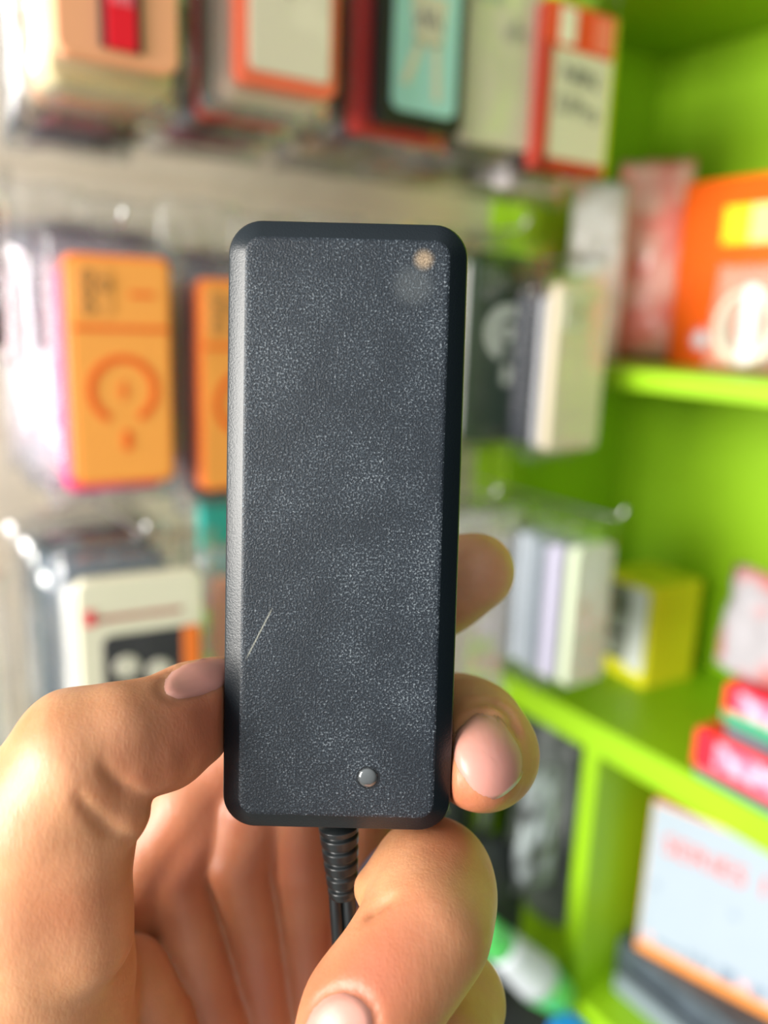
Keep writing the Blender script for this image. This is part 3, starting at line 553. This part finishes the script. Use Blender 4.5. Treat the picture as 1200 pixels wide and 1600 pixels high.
def adapter_mat(name, face):
    m = bpy.data.materials.new(name); m.use_nodes = True; n = m.node_tree; b = n.nodes['Principled BSDF']; N = n.nodes.new; L = n.links.new
    tcn = N('ShaderNodeTexCoord'); O = tcn.outputs['Object']
    n1 = N('ShaderNodeTexNoise'); n1.inputs['Scale'].default_value = 3300; n1.inputs['Detail'].default_value = 2.5; n1.inputs['Roughness'].default_value = 0.6; L(O, n1.inputs['Vector'])
    big = N('ShaderNodeTexNoise'); big.inputs['Scale'].default_value = 110; big.inputs['Detail'].default_value = 4; L(O, big.inputs['Vector'])
    if face:
        b.inputs['Roughness'].default_value = 0.42; b.inputs['Specular IOR Level'].default_value = 0.42
        cr = N('ShaderNodeValToRGB'); e = cr.color_ramp.elements
        e[0].position = 0.47; e[0].color = (0.006, 0.010, 0.015, 1); e[1].position = 0.78; e[1].color = (0.22, 0.25, 0.27, 1)
        k = e.new(0.60); k.color = (0.020, 0.029, 0.039, 1)
        ad_ = N('ShaderNodeMath'); ad_.operation = 'MULTIPLY_ADD'; ad_.inputs[1].default_value = 0.26; L(big.outputs['Fac'], ad_.inputs[0])
        sub = N('ShaderNodeMath'); sub.operation = 'SUBTRACT'; sub.inputs[1].default_value = 0.12; L(n1.outputs['Fac'], sub.inputs[0]); L(sub.outputs[0], ad_.inputs[2])
        L(ad_.outputs[0], cr.inputs[0])
        # tan scuff near the top right corner, faint ring below it, long scratch low on the left
        def spot(x, y, r, soft):
            d = N('ShaderNodeVectorMath'); d.operation = 'DISTANCE'; d.inputs[1].default_value = (x*MM, y*MM, 1.8*MM); L(O, d.inputs[0])
            q = N('ShaderNodeMapRange'); q.inputs[1].default_value = (r+soft)*MM; q.inputs[2].default_value = r*MM; q.inputs[3].default_value = 0; q.inputs[4].default_value = 1
            q.interpolation_type = 'SMOOTHSTEP'; L(d.outputs['Value'], q.inputs[0]); return q.outputs[0]
        def mixc(fac, col, prev):
            mx = N('ShaderNodeMix'); mx.data_type = 'RGBA'; L(fac, mx.inputs[0]); L(prev, mx.inputs[6]); mx.inputs[7].default_value = (*col, 1); return mx.outputs[2]
        def mul(a, k):
            q = N('ShaderNodeMath'); q.operation = 'MULTIPLY'; L(a, q.inputs[0])
            if isinstance(k, float): q.inputs[1].default_value = k
            else: L(k, q.inputs[1])
            return q.outputs[0]
        col = cr.outputs[0]
        sp = spot(10.7, 39.2, 0.3, 1.6); col = mixc(mul(mul(sp, n1.outputs['Fac']), 1.15), (0.42, 0.30, 0.18), col)
        sp = spot(9.3, 35.6, 1.2, 2.6); col = mixc(mul(sp, 0.16), (0.20, 0.22, 0.22), col)
        # scratch: distance to a line in object space
        p0 = Vector((-13.6, -18.6)); p1 = Vector((-9.8, -10.8)); dr = (p1-p0).normalized()
        sx = N('ShaderNodeSeparateXYZ'); L(O, sx.inputs[0])
        def lin(a, b_, c_):
            q = N('ShaderNodeVectorMath'); q.operation = 'DOT_PRODUCT'; q.inputs[1].default_value = (a, b_, 0); L(O, q.inputs[0])
            r_ = N('ShaderNodeMath'); r_.operation = 'ADD'; r_.inputs[1].default_value = c_; L(q.outputs['Value'], r_.inputs[0]); return r_.outputs[0]
        nd = Vector((-dr.y, dr.x)); dist = lin(nd.x, nd.y, -nd.dot(p0)*MM); ab = N('ShaderNodeMath'); ab.operation = 'ABSOLUTE'; L(dist, ab.inputs[0])
        s1 = N('ShaderNodeMapRange'); s1.inputs[1].default_value = 0.16*MM; s1.inputs[2].default_value = 0.04*MM; s1.inputs[3].default_value = 0; s1.inputs[4].default_value = 1; L(ab.outputs[0], s1.inputs[0])
        al = lin(dr.x, dr.y, -dr.dot((p0+p1)/2)*MM); ab2 = N('ShaderNodeMath'); ab2.operation = 'ABSOLUTE'; L(al, ab2.inputs[0])
        s2 = N('ShaderNodeMapRange'); s2.inputs[1].default_value = 4.4*MM; s2.inputs[2].default_value = 3.2*MM; s2.inputs[3].default_value = 0; s2.inputs[4].default_value = 1; L(ab2.outputs[0], s2.inputs[0])
        col = mixc(mul(mul(s1.outputs[0], s2.outputs[0]), 0.55), (0.34, 0.34, 0.28), col)
        L(col, b.inputs['Base Color'])
        bs, bd = 0.8, 0.00016
    elif face is None:
        b.inputs['Base Color'].default_value = (0.004, 0.008, 0.011, 1); b.inputs['Roughness'].default_value = 0.30; b.inputs['Specular IOR Level'].default_value = 0.42
        bs, bd = 0.35, 0.00010
    else:
        b.inputs['Base Color'].default_value = (0.005, 0.009, 0.012, 1); b.inputs['Roughness'].default_value = 0.36
        bs, bd = 0.30, 0.00010
    bp = N('ShaderNodeBump'); bp.inputs['Strength'].default_value = bs; bp.inputs['Distance'].default_value = bd
    L(n1.outputs['Fac'], bp.inputs['Height']); L(bp.outputs[0], b.inputs['Normal'])
    return m
shell_o = link('adapter_case', shell(), [adapter_mat('black_side_plastic', False), adapter_mat('black_grained_plastic', True), adapter_mat('black_fine_plastic', None)], ad)
def adl(px, py):              # point of the adapter's front plane seen at a pixel, in its own frame (mm)
    inv = AD_M.inverted(); o = inv @ Vector((0, 0, 0)); t = (inv @ (cpt(px, py, 121)*MM)) - o
    k = (1.8*MM - o.z)/t.z; return o + t*k
lp_ = adl(575, 1215)
def lathe(prof, n=32):
    return loft_mesh([[(r*cos(2*pi*i/n), r*sin(2*pi*i/n), z) for i in range(n)] for r, z in prof])
led = link('light_bezel', lathe([(1.72*MM, -0.2*MM), (1.72*MM, 0.06*MM), (1.60*MM, 0.06*MM), (1.52*MM, -0.1*MM)]), mat('bezel_black', (0.008, 0.009, 0.01), 0.4), ad, lp_, smooth=False)
LM = mat('smoky_lens', (0.14, 0.15, 0.15), 0.12, metal=0.7, coat=0.8)
link('indicator_light', lathe([(1.5*MM, -0.1*MM), (1.47*MM, 0.10*MM), (1.25*MM, 0.26*MM), (0.8*MM, 0.37*MM), (0.3*MM, 0.41*MM)]), LM, ad, lp_, smooth=True)
# strain relief and twin cable (placed in the frame of the lens, then parented to the adapter)
RUB = mat('black_rubber', (0.010, 0.013, 0.014), 0.33)
def adchild(name, me, m, smooth=True):
    o = link(name, me, m, ad, smooth=smooth); o.matrix_parent_inverse = (CAMM @ AD_M).inverted(); o.matrix_world = CAMM; return o
def relief():
    a = cpt(529, 1288, 132); b = cpt(536, 1398, 134); ax = (b-a); Ln = ax.length; ax.normalize()
    s = ax.cross(Vector((0, 0, 1))).normalized(); t = ax.cross(s)
    loops = []; M_ = 72
    for i in range(M_+1):
        f = i/M_; r = 3.25*(1-f)+2.35*f
        ph = (f*5.3) % 1.0
        if 0.08 < f < 0.97: r -= 0.62*(1/(1+math.exp(-(abs(ph-0.5)*-1+0.14)*60)))
        if f > 0.97: r *= 0.9
        loops.append([tuple((a+ax*Ln*f+s*r*cos(2*pi*j/28)+t*r*sin(2*pi*j/28))*MM) for j in range(28)])
    return loft_mesh(loops)
adchild('strain_relief', relief(), RUB)
c1 = spline([cpt(534, 1392, 134), cpt(537, 1440, 134.5), cpt(541, 1500, 136), cpt(548, 1580, 138), cpt(560, 1720, 140)], 8)
for sgn in (-1, 1):
    adchild('cable', tube_mesh([(p+Vector((sgn*1.05, 0, 0)))*MM for p in c1], 1.12*MM, 14), RUB)
adchild('cable', tube_mesh([p*MM for p in spline([cpt(700, 1262, 150), cpt(640, 1300, 150), cpt(590, 1335, 152), cpt(560, 1380, 156), cpt(552, 1450, 162)], 8)], 0.95*MM, 12), mat('grey_sheath', (0.10, 0.10, 0.14), 0.3))

# ================================================================== the hand: one continuous surface grown from a distance field (mm)
VOX = 0.60
LO = np.array([-92.0, -118.0, -200.0]); HI = np.array([34.0, 2.0, -92.0])
NX, NY, NZ = [int((HI[i]-LO[i])/VOX)+1 for i in range(3)]
def field(): return np.full((NX, NY, NZ), 9.0, np.float32)
def sub(lo, hi):
    a = np.maximum(0, np.floor((lo-LO)/VOX).astype(int)); b = np.minimum([NX, NY, NZ], np.ceil((hi-LO)/VOX).astype(int)+1)
    if np.any(b <= a): return None
    X = (LO[0]+VOX*np.arange(a[0], b[0]))[:, None, None]; Y = (LO[1]+VOX*np.arange(a[1], b[1]))[None, :, None]; Z = (LO[2]+VOX*np.arange(a[2], b[2]))[None, None, :]
    return (slice(a[0], b[0]), slice(a[1], b[1]), slice(a[2], b[2])), X, Y, Z
def smin(a, b, k):
    h = np.maximum(k-np.abs(a-b), 0)/k; return np.minimum(a, b)-h*h*k*0.25
def smax(a, b, k): return -smin(-a, -b, k)
def cone(F_, p, q, r0, r1, k=3.0, cut=False):
    p, q = np.array(p, float), np.array(q, float); m = max(r0, r1)+(k+6)
    s = sub(np.minimum(p, q)-m, np.maximum(p, q)+m)
    if s is None: return
    sl, X, Y, Z = s; d = q-p; L2 = max(d@d, 1e-9)
    h = np.clip(((X-p[0])*d[0]+(Y-p[1])*d[1]+(Z-p[2])*d[2])/L2, 0, 1)
    dist = np.sqrt((X-p[0]-h*d[0])**2+(Y-p[1]-h*d[1])**2+(Z-p[2]-h*d[2])**2)-(r0+(r1-r0)*h)
    dist = np.minimum(dist, 9.0).astype(np.float32)
    F_[sl] = smax(F_[sl], -dist, k) if cut else smin(F_[sl], dist, k)
def chain(F_, nodes, k=3.0):
    pr = [(np.array(cpt(a, b, c)), r) for a, b, c, r in nodes]
    for (p, r), (q, s) in zip(pr, pr[1:]): cone(F_, p, q, r, s, k)
PALM = field()
# thenar and heel of the hand
chain(PALM, [(120, 2150, 165, 24), (60, 1750, 150, 19), (80, 1560, 142, 15)], 5)
chain(PALM, [(330, 2150, 178, 26), (380, 1800, 180, 22), (400, 1500, 184, 15), (430, 1300, 184, 12)], 6)
chain(PALM, [(520, 2100, 178, 22), (600, 1800, 176, 17), (600, 1600, 174, 12)], 6)
chain(PALM, [(430, 1300, 184, 12), (600, 1450, 178, 11), (600, 1600, 174, 12)], 5)
# ridges of bunched palm skin
chain(PALM, [(395, 1165, 166, 8.0), (300, 1255, 164, 8.5), (225, 1360, 162, 8), (215, 1420, 162, 7)], 2.5)
chain(PALM, [(330, 1270, 163, 7.0), (275, 1370, 161, 6.2), (300, 1470, 160, 6.2), (335, 1600, 158, 6.8), (345, 1760, 156, 9)], 0.9)
chain(PALM, [(400, 1270, 162, 8.5), (375, 1350, 161, 6.4), (400, 1460, 162, 5.4), (420, 1600, 161, 5.2), (430, 1760, 160, 8)], 0.9)
chain(PALM, [(470, 1250, 162, 8.5), (475, 1350, 162, 6.6), (480, 1450, 163, 5.4), (490, 1600, 163, 5.4), (500, 1760, 163, 8)], 0.9)
chain(PALM, [(560, 1280, 164, 8), (560, 1400, 165, 6.5), (550, 1600, 165, 6), (560, 1760, 165, 9)], 0.9)
chain(PALM, [(205, 1520, 150, 6.5), (235, 1610, 148, 7.5), (250, 1760, 146, 11)], 1.0)
# thumb
THUMB = field()
chain(THUMB, [(60, 1780, 140, 17), (50, 1520, 127, 14.6), (58, 1400, 122, 12.6), (84, 1272, 118.5, 11.3), (130, 1188, 117, 9.9)], 3)
chain(THUMB, [(130, 1188, 117, 9.9), (190, 1158, 118, 7.9), (250, 1146, 122, 8.0), (300, 1114, 127, 7.4), (336, 1092, 131, 6.6)], 2)
cone(THUMB, cpt(105, 1140, 121), cpt(140, 1145, 120), 4.6, 4.4, 4)
cone(THUMB, cpt(208, 1196, 115), cpt(240, 1184, 117), 4.7, 4.9, 0.8)
cone(THUMB, cpt(284, 1160, 122), cpt(293, 1154, 122), 3.3, 3.3, 0.8)
cone(THUMB, cpt(150, 1232, 114), cpt(186, 1268, 115), 4.6, 4.3, 1.0)
cone(THUMB, cpt(140, 1330, 114), cpt(146, 1470, 118), 4.0, 5.0, 5)
INDEX = field()
chain(INDEX, [(330, 1420, 176, 11), (430, 1200, 168, 9.4), (560, 1010, 160, 8.4), (690, 915, 155, 7.9), (744, 893, 151, 7.0)], 5)
MIDDLE = field()
chain(MIDDLE, [(430, 1480, 182, 11), (560, 1245, 170, 9.4), (655, 1150, 158, 8.8), (712, 1140, 148, 9.0)], 5)
chain(MIDDLE, [(712, 1140, 148, 9.0), (736, 1152, 142, 8.8), (754, 1178, 134, 8.1), (747, 1196, 128, 6.6)], 4)
RING = field()
chain(RING, [(580, 1700, 176, 11), (640, 1540, 150, 9.4), (674, 1378, 131, 8.9)], 5)
chain(RING, [(674, 1378, 131, 8.9), (675, 1408, 125, 8.6), (663, 1456, 119, 8.3), (616, 1525, 115, 7.8), (570, 1590, 113, 8.0), (546, 1640, 113, 7.6)], 4)
cone(RING, cpt(585, 1388, 127), cpt(612, 1370, 128), 3.2, 3.8, 2.0)
PINKY = field()
chain(PINKY, [(580, 1860, 170, 10), (660, 1700, 150, 8.4), (708, 1566, 136, 7.6)], 5)
chain(PINKY, [(708, 1566, 136, 7.6), (690, 1640, 126, 7.2), (640, 1710, 120, 6.8)], 4)
D = smin(PALM, THUMB, 1.2); D = smin(D, INDEX, 2.0); D = smin(D, MIDDLE, 2.0); D = smin(D, RING, 0.8); D = smin(D, PINKY, 0.7)
del PALM, THUMB, INDEX, MIDDLE, RING, PINKY
def samp(Dm, P3):
    g = (P3-LO)/VOX; g = np.clip(g, 0, np.array([NX, NY, NZ])-1.001); i = g.astype(int); f = g-i; out = 0
    for a in (0, 1):
        for b in (0, 1):
            for c_ in (0, 1):
                w_ = (f[:, 0] if a else 1-f[:, 0])*(f[:, 1] if b else 1-f[:, 1])*(f[:, 2] if c_ else 1-f[:, 2])
                out = out+w_*Dm[i[:, 0]+a, i[:, 1]+b, i[:, 2]+c_]
    return out
def trace(Dm, px, py, d0=96.0, d1=196.0):
    px = np.asarray(px, float); py = np.asarray(py, float)
    rd = np.stack([(px-600)/FP, -(py-800)/FP, -np.ones_like(px)], 1); d = np.full(len(px), d0); ok = np.zeros(len(px), bool)
    for _ in range(260):
        v = samp(Dm, rd*d[:, None]); hit = v < 0.02; ok |= hit
        d = np.where(ok, d, d+np.clip(v*0.8, 0.03, 3)); 
        if np.all(ok | (d > d1)): break
    return rd*d[:, None], ok
def grad(Dm, P3):
    e = VOX; g = np.stack([samp(Dm, P3+e*np.eye(3)[i])-samp(Dm, P3-e*np.eye(3)[i]) for i in range(3)], 1)
    return g/np.maximum(np.linalg.norm(g, axis=1, keepdims=True), 1e-6)
# skin creases pressed into the surface along lines seen on the hand
def crease(pts, r=0.55, k=1.0, off=0.1):
    q = []
    P_ = [np.array(p, float) for p in pts]
    for a, b in zip(P_, P_[1:]):
        n = max(2, int(np.linalg.norm(b-a)/6)); q += [a+(b-a)*t/n for t in range(n)]
    q.append(P_[-1]); q = np.array(q); H_, ok = trace(D, q[:, 0], q[:, 1]); H_ = H_[ok]
    nn = len(H_)
    for i in range(nn-1):
        if np.linalg.norm(H_[i+1]-H_[i]) < 4:
            t = min(1, 3*min(i+1, nn-1-i)/nn+0.25)
            g = grad(D, H_[i:i+2])*off; cone(D, H_[i]+g[0], H_[i+1]+g[1], r*t, r*t, k, True)
crease([(158, 1188), (172, 1214), (194, 1234), (226, 1246)], 0.4, 0.8)
crease([(118, 1240), (142, 1272), (172, 1300), (215, 1318)], 0.35, 1.0)
crease([(572, 1432), (592, 1412), (612, 1402)], 0.6, 0.9)
crease([(735, 1100), (765, 1092), (795, 1110), (812, 1150)], 0.35, 1.2)
# nail beds: a fold of skin runs round three sides of each nail
NAILS = {'thumb': ((308, 1060), (54, -17), (8, 27)), 'middle': ((762, 1180), (36, 54), (40, -36)), 'ring': ((528, 1612), (-26, 60), (50, 20))}
for c_, a_, b_ in NAILS.values():
    crease([(c_[0]-1.04*cos(t)*a_[0]+1.04*sin(t)*b_[0], c_[1]-1.04*cos(t)*a_[1]+1.04*sin(t)*b_[1]) for t in [radians(x) for x in range(-110, 111, 10)]], 0.5, 0.5, 0.12)
# the solid adapter and its cable press into the skin
inv = np.array(AD_M.inverted()); 
sl, X, Y, Z = sub(LO, HI)
ax_ = inv[0, 0]*X+inv[0, 1]*Y+inv[0, 2]*Z+inv[0, 3]*1000; ay_ = inv[1, 0]*X+inv[1, 1]*Y+inv[1, 2]*Z+inv[1, 3]*1000; az_ = inv[2, 0]*X+inv[2, 1]*Y+inv[2, 2]*Z+inv[2, 3]*1000
cr_ = 4.6; qx = np.abs(ax_)-(AW/2-cr_); qy = np.abs(ay_)-(AH/2-cr_)
o2 = np.sqrt(np.maximum(qx, 0)**2+np.maximum(qy, 0)**2)+np.minimum(np.maximum(qx, qy), 0)-cr_
qz = np.abs(az_-(26-AT)/2)-(AT+26)/2
ABX = np.maximum(o2, qz).astype(np.float32)-0.12; del ax_, ay_, az_, qx, qy, o2, qz
D = smax(D, -ABX, 0.8); del ABX
for a, b in zip(c1, c1[1:]): cone(D, a, b, 2.5, 2.5, 0.6, True)
cone(D, cpt(529, 1288, 132), cpt(536, 1398, 134), 3.6, 2.8, 0.6, True)

def surface_nets(Dm):
    s = Dm < 0
    c = [s[a:NX-1+a, b:NY-1+b, c_:NZ-1+c_] for a in (0, 1) for b in (0, 1) for c_ in (0, 1)]
    cnt = sum(x.astype(np.int8) for x in c); act = (cnt > 0) & (cnt < 8); idx = -np.ones(act.shape, np.int64); I = np.argwhere(act); idx[act] = np.arange(len(I))
    acc = np.zeros((len(I), 3)); num = np.zeros(len(I)); off = [(a, b, c_) for a in (0, 1) for b in (0, 1) for c_ in (0, 1)]
    val = {o: Dm[I[:, 0]+o[0], I[:, 1]+o[1], I[:, 2]+o[2]] for o in off}
    for o in off:
        for ax in range(3):
            if o[ax] == 0:
                p = list(o); p[ax] = 1; p = tuple(p); v0, v1 = val[o], val[p]; m_ = (v0 < 0) != (v1 < 0)
                t = np.where(m_, v0/np.where(m_, v0-v1, 1), 0); q = np.array(o, float)[None].repeat(len(I), 0); q[:, ax] += t
                acc += q*m_[:, None]; num += m_
    V = LO+VOX*(I+acc/num[:, None]); Fs = []
    for ax in range(3):
        u, w_ = (ax+1) % 3, (ax+2) % 3
        a = [slice(0, n) for n in Dm.shape]; b = list(a); a[ax] = slice(0, Dm.shape[ax]-1); b[ax] = slice(1, None)
        sa, sb_ = s[tuple(a)], s[tuple(b)]; E_ = np.argwhere(sa != sb_)
        E_ = E_[(E_[:, u] > 0) & (E_[:, w_] > 0) & (E_[:, u] < Dm.shape[u]-1) & (E_[:, w_] < Dm.shape[w_]-1)]
        fl = sa[E_[:, 0], E_[:, 1], E_[:, 2]]; q = []
        for du, dw in ((1, 1), (0, 1), (0, 0), (1, 0)):
            e = E_.copy(); e[:, u] -= du; e[:, w_] -= dw; q.append(idx[e[:, 0], e[:, 1], e[:, 2]])
        q = np.stack(q, 1); q[~fl] = q[~fl][:, ::-1]; Fs.append(q)
    return V, np.concatenate(Fs)
# close the wrist at the edge of the block
D[0], D[-1], D[:, 0], D[:, -1], D[:, :, 0], D[:, :, -1] = 1, 1, 1, 1, 1, 1
V, Fq = surface_nets(D)
# keep the largest connected piece, two light smoothing passes
n = len(V); lab = np.arange(n)
ed = np.concatenate([Fq[:, [0, 1]], Fq[:, [1, 2]], Fq[:, [2, 3]], Fq[:, [3, 0]]])
while True:
    m0 = np.minimum(lab[ed[:, 0]], lab[ed[:, 1]]); new = lab.copy(); np.minimum.at(new, ed[:, 0], m0); np.minimum.at(new, ed[:, 1], m0); new = new[new]
    if np.array_equal(new, lab): break
    lab = new
big_ = np.bincount(lab).argmax(); keep = lab == big_; remap = np.cumsum(keep)-1; Fq = remap[Fq[keep[Fq[:, 0]]]]; V = V[keep]
ed = np.concatenate([Fq[:, [0, 1]], Fq[:, [1, 2]], Fq[:, [2, 3]], Fq[:, [3, 0]]])
for lam in (0.5, 0.5, 0.4):
    s_ = np.zeros_like(V); c_ = np.zeros(len(V))
    for k in range(3): s_[:, k] = np.bincount(ed[:, 0], V[ed[:, 1], k], len(V))+np.bincount(ed[:, 1], V[ed[:, 0], k], len(V))
    c_ = np.bincount(ed[:, 0], minlength=len(V))+np.bincount(ed[:, 1], minlength=len(V)); V = V+lam*(s_/c_[:, None]-V)
me = bpy.data.meshes.new('hand'); me.from_pydata((V*MM).tolist(), [], Fq.tolist()); me.update()
for p in me.polygons: p.use_smooth = True
# rosier skin at the finger ends, palm and creases; the palm's shade is painted in with it as a darker tone
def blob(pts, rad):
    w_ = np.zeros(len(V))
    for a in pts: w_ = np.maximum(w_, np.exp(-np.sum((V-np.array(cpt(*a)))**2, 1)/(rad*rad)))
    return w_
rosy_shade = np.clip(0.9*blob([(330, 1110, 120), (770, 1235, 126), (715, 1225, 126), (500, 1590, 108), (560, 1560, 106)], 10)+0.8*blob([(450, 1350, 156), (520, 1500, 160), (360, 1250, 156), (420, 1550, 156), (300, 1330, 156)], 17)+0.45*blob([(640, 1430, 110), (240, 1215, 110), (100, 1420, 110)], 8), 0, 1)
at = me.attributes.new('rosy_shade', 'FLOAT', 'POINT'); at.data.foreach_set('value', rosy_shade.astype(np.float32))
def skin_mat():
    m = bpy.data.materials.new('skin'); m.use_nodes = True; n = m.node_tree; b = n.nodes['Principled BSDF']; N = n.nodes.new; L = n.links.new
    O = N('ShaderNodeTexCoord').outputs['Object']; A = N('ShaderNodeAttribute'); A.attribute_name = 'rosy_shade'
    n1 = N('ShaderNodeTexNoise'); n1.inputs['Scale'].default_value = 90; n1.inputs['Detail'].default_value = 4; L(O, n1.inputs['Vector'])
    cr = N('ShaderNodeValToRGB'); e = cr.color_ramp.elements; e[0].position = 0.3; e[0].color = (0.52, 0.235, 0.105, 1); e[1].position = 0.7; e[1].color = (0.68, 0.35, 0.18, 1); L(n1.outputs['Fac'], cr.inputs[0])
    mx = N('ShaderNodeMix'); mx.data_type = 'RGBA'; L(A.outputs['Fac'], mx.inputs[0]); L(cr.outputs[0], mx.inputs[6]); mx.inputs[7].default_value = (0.42, 0.125, 0.06, 1)  # skin redness, darkened to paint the palm's shade into the colour
    L(mx.outputs[2], b.inputs['Base Color']); b.inputs['Roughness'].default_value = 0.46
    b.inputs['Subsurface Weight'].default_value = 0.6; b.inputs['Subsurface Radius'].default_value = (1.0, 0.36, 0.16); b.inputs['Subsurface Scale'].default_value = 0.0035
    # fine skin lines
    vo = N('ShaderNodeTexVoronoi'); vo.feature = 'DISTANCE_TO_EDGE'; vo.inputs['Scale'].default_value = 1500
    mp = N('ShaderNodeMapping'); mp.inputs['Scale'].default_value = (1, 0.45, 1); mp.inputs['Rotation'].default_value = (0, 0, 0.6); L(O, mp.inputs['Vector']); L(mp.outputs[0], vo.inputs['Vector'])
    n2 = N('ShaderNodeTexNoise'); n2.inputs['Scale'].default_value = 800; n2.inputs['Detail'].default_value = 3; L(mp.outputs[0], n2.inputs['Vector'])
    ad_ = N('ShaderNodeMath'); ad_.operation = 'MULTIPLY_ADD'; ad_.inputs[1].default_value = 0.55; L(vo.outputs['Distance'], ad_.inputs[0]); L(n2.outputs['Fac'], ad_.inputs[2])
    bp = N('ShaderNodeBump'); bp.inputs['Strength'].default_value = 0.35; bp.inputs['Distance'].default_value = 0.0002; L(ad_.outputs[0], bp.inputs['Height']); L(bp.outputs[0], b.inputs['Normal'])
    return m
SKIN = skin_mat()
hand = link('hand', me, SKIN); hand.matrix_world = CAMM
tag(hand, 'bare left hand with thumb and curled fingers gripping the black power adapter', 'hand')
# nails follow the curve of the finger under them
def nail_mat():
    m = bpy.data.materials.new('nail'); m.use_nodes = True; n = m.node_tree; b = n.nodes['Principled BSDF']; N = n.nodes.new; L = n.links.new
    A = N('ShaderNodeAttribute'); A.attribute_name = 'tip'; cr = N('ShaderNodeValToRGB'); e = cr.color_ramp.elements
    e[0].position = 0.0; e[0].color = (0.52, 0.25, 0.19, 1); e[1].position = 1.0; e[1].color = (0.82, 0.70, 0.58, 1); k = e.new(0.55); k.color = (0.52, 0.235, 0.19, 1); k = e.new(0.95); k.color = (0.52, 0.235, 0.19, 1); k = e.new(0.975); k.color = (0.80, 0.66, 0.54, 1)
    L(A.outputs['Fac'], cr.inputs[0]); L(cr.outputs[0], b.inputs['Base Color']); b.inputs['Roughness'].default_value = 0.36; b.inputs['Specular IOR Level'].default_value = 0.4
    b.inputs['Subsurface Weight'].default_value = 0.25; b.inputs['Subsurface Radius'].default_value = (1, .4, .2); b.inputs['Subsurface Scale'].default_value = 0.0015
    return m
NAIL = nail_mat()
def nail(c, axis, side, name='fingernail', lift=0.16, ex=2.6):
    """disc patch: centre, half-length vector towards the free edge, half-width vector, all seen on the finger"""
    nr, na = 10, 44; U_, V_, R_ = [0.], [0.], [0.]
    for i in range(1, nr+1):
        for j in range(na):
            a = 2*pi*j/na; ca, sa = cos(a), sin(a); q = (abs(ca)**ex+abs(sa)**ex)**(-1/ex); U_.append(q*ca*i/nr); V_.append(q*sa*i/nr); R_.append(i/nr)
    U_, V_, R_ = map(np.array, (U_, V_, R_)); px = c[0]+U_*axis[0]+V_*side[0]; py = c[1]+U_*axis[1]+V_*side[1]
    P3, ok = trace(D, px, py)
    # where the ray misses the finger carry the surface on from the nearest hit
    if not ok.all():
        good = np.where(ok)[0]
        for i in np.where(~ok)[0]:
            k = good[np.argmin((px[good]-px[i])**2+(py[good]-py[i])**2)]
            P3[i] = P3[k]+np.array(cpt(px[i], py[i], -P3[k][2]))-np.array(cpt(px[k], py[k], -P3[k][2]))+np.array([0, 0, -0.5])*1.0
    g = grad(D, P3); g = g/np.linalg.norm(g, axis=1, keepdims=True); w_ = lift*(1-R_**8)-0.12*R_**8+0.2*np.clip((U_-0.8)/0.2, 0, 1)
    T = P3+g*w_[:, None]; Bm = P3+g*(w_-0.5)[:, None]; verts = np.concatenate([T, Bm])*MM; m_ = len(T); faces = []
    for j in range(na):
        k = (j+1) % na; faces.append((0, 1+j, 1+k)); faces.append((m_, m_+1+k, m_+1+j))
        for i in range(nr-1):
            a0 = 1+i*na; b0 = a0+na; faces.append((a0+j, b0+j, b0+k, a0+k)); faces.append((m_+a0+j, m_+a0+k, m_+b0+k, m_+b0+j))
        e0 = 1+(nr-1)*na; faces.append((e0+j, m_+e0+j, m_+e0+k, e0+k))
    me = bpy.data.meshes.new('nail'); me.from_pydata(verts.tolist(), [], faces); me.update()
    bm = bmesh.new(); bm.from_mesh(me); bmesh.ops.recalc_face_normals(bm, faces=bm.faces[:]); bm.to_mesh(me); bm.free()
    at = me.attributes.new('tip', 'FLOAT', 'POINT'); at.data.foreach_set('value', np.concatenate([U_, U_]).astype(np.float32)*0.5+0.5)
    return link(name, me, NAIL, hand, smooth=True)
nail(*NAILS['thumb'], name='thumbnail')
nail(*NAILS['middle'])
nail(*NAILS['ring'])
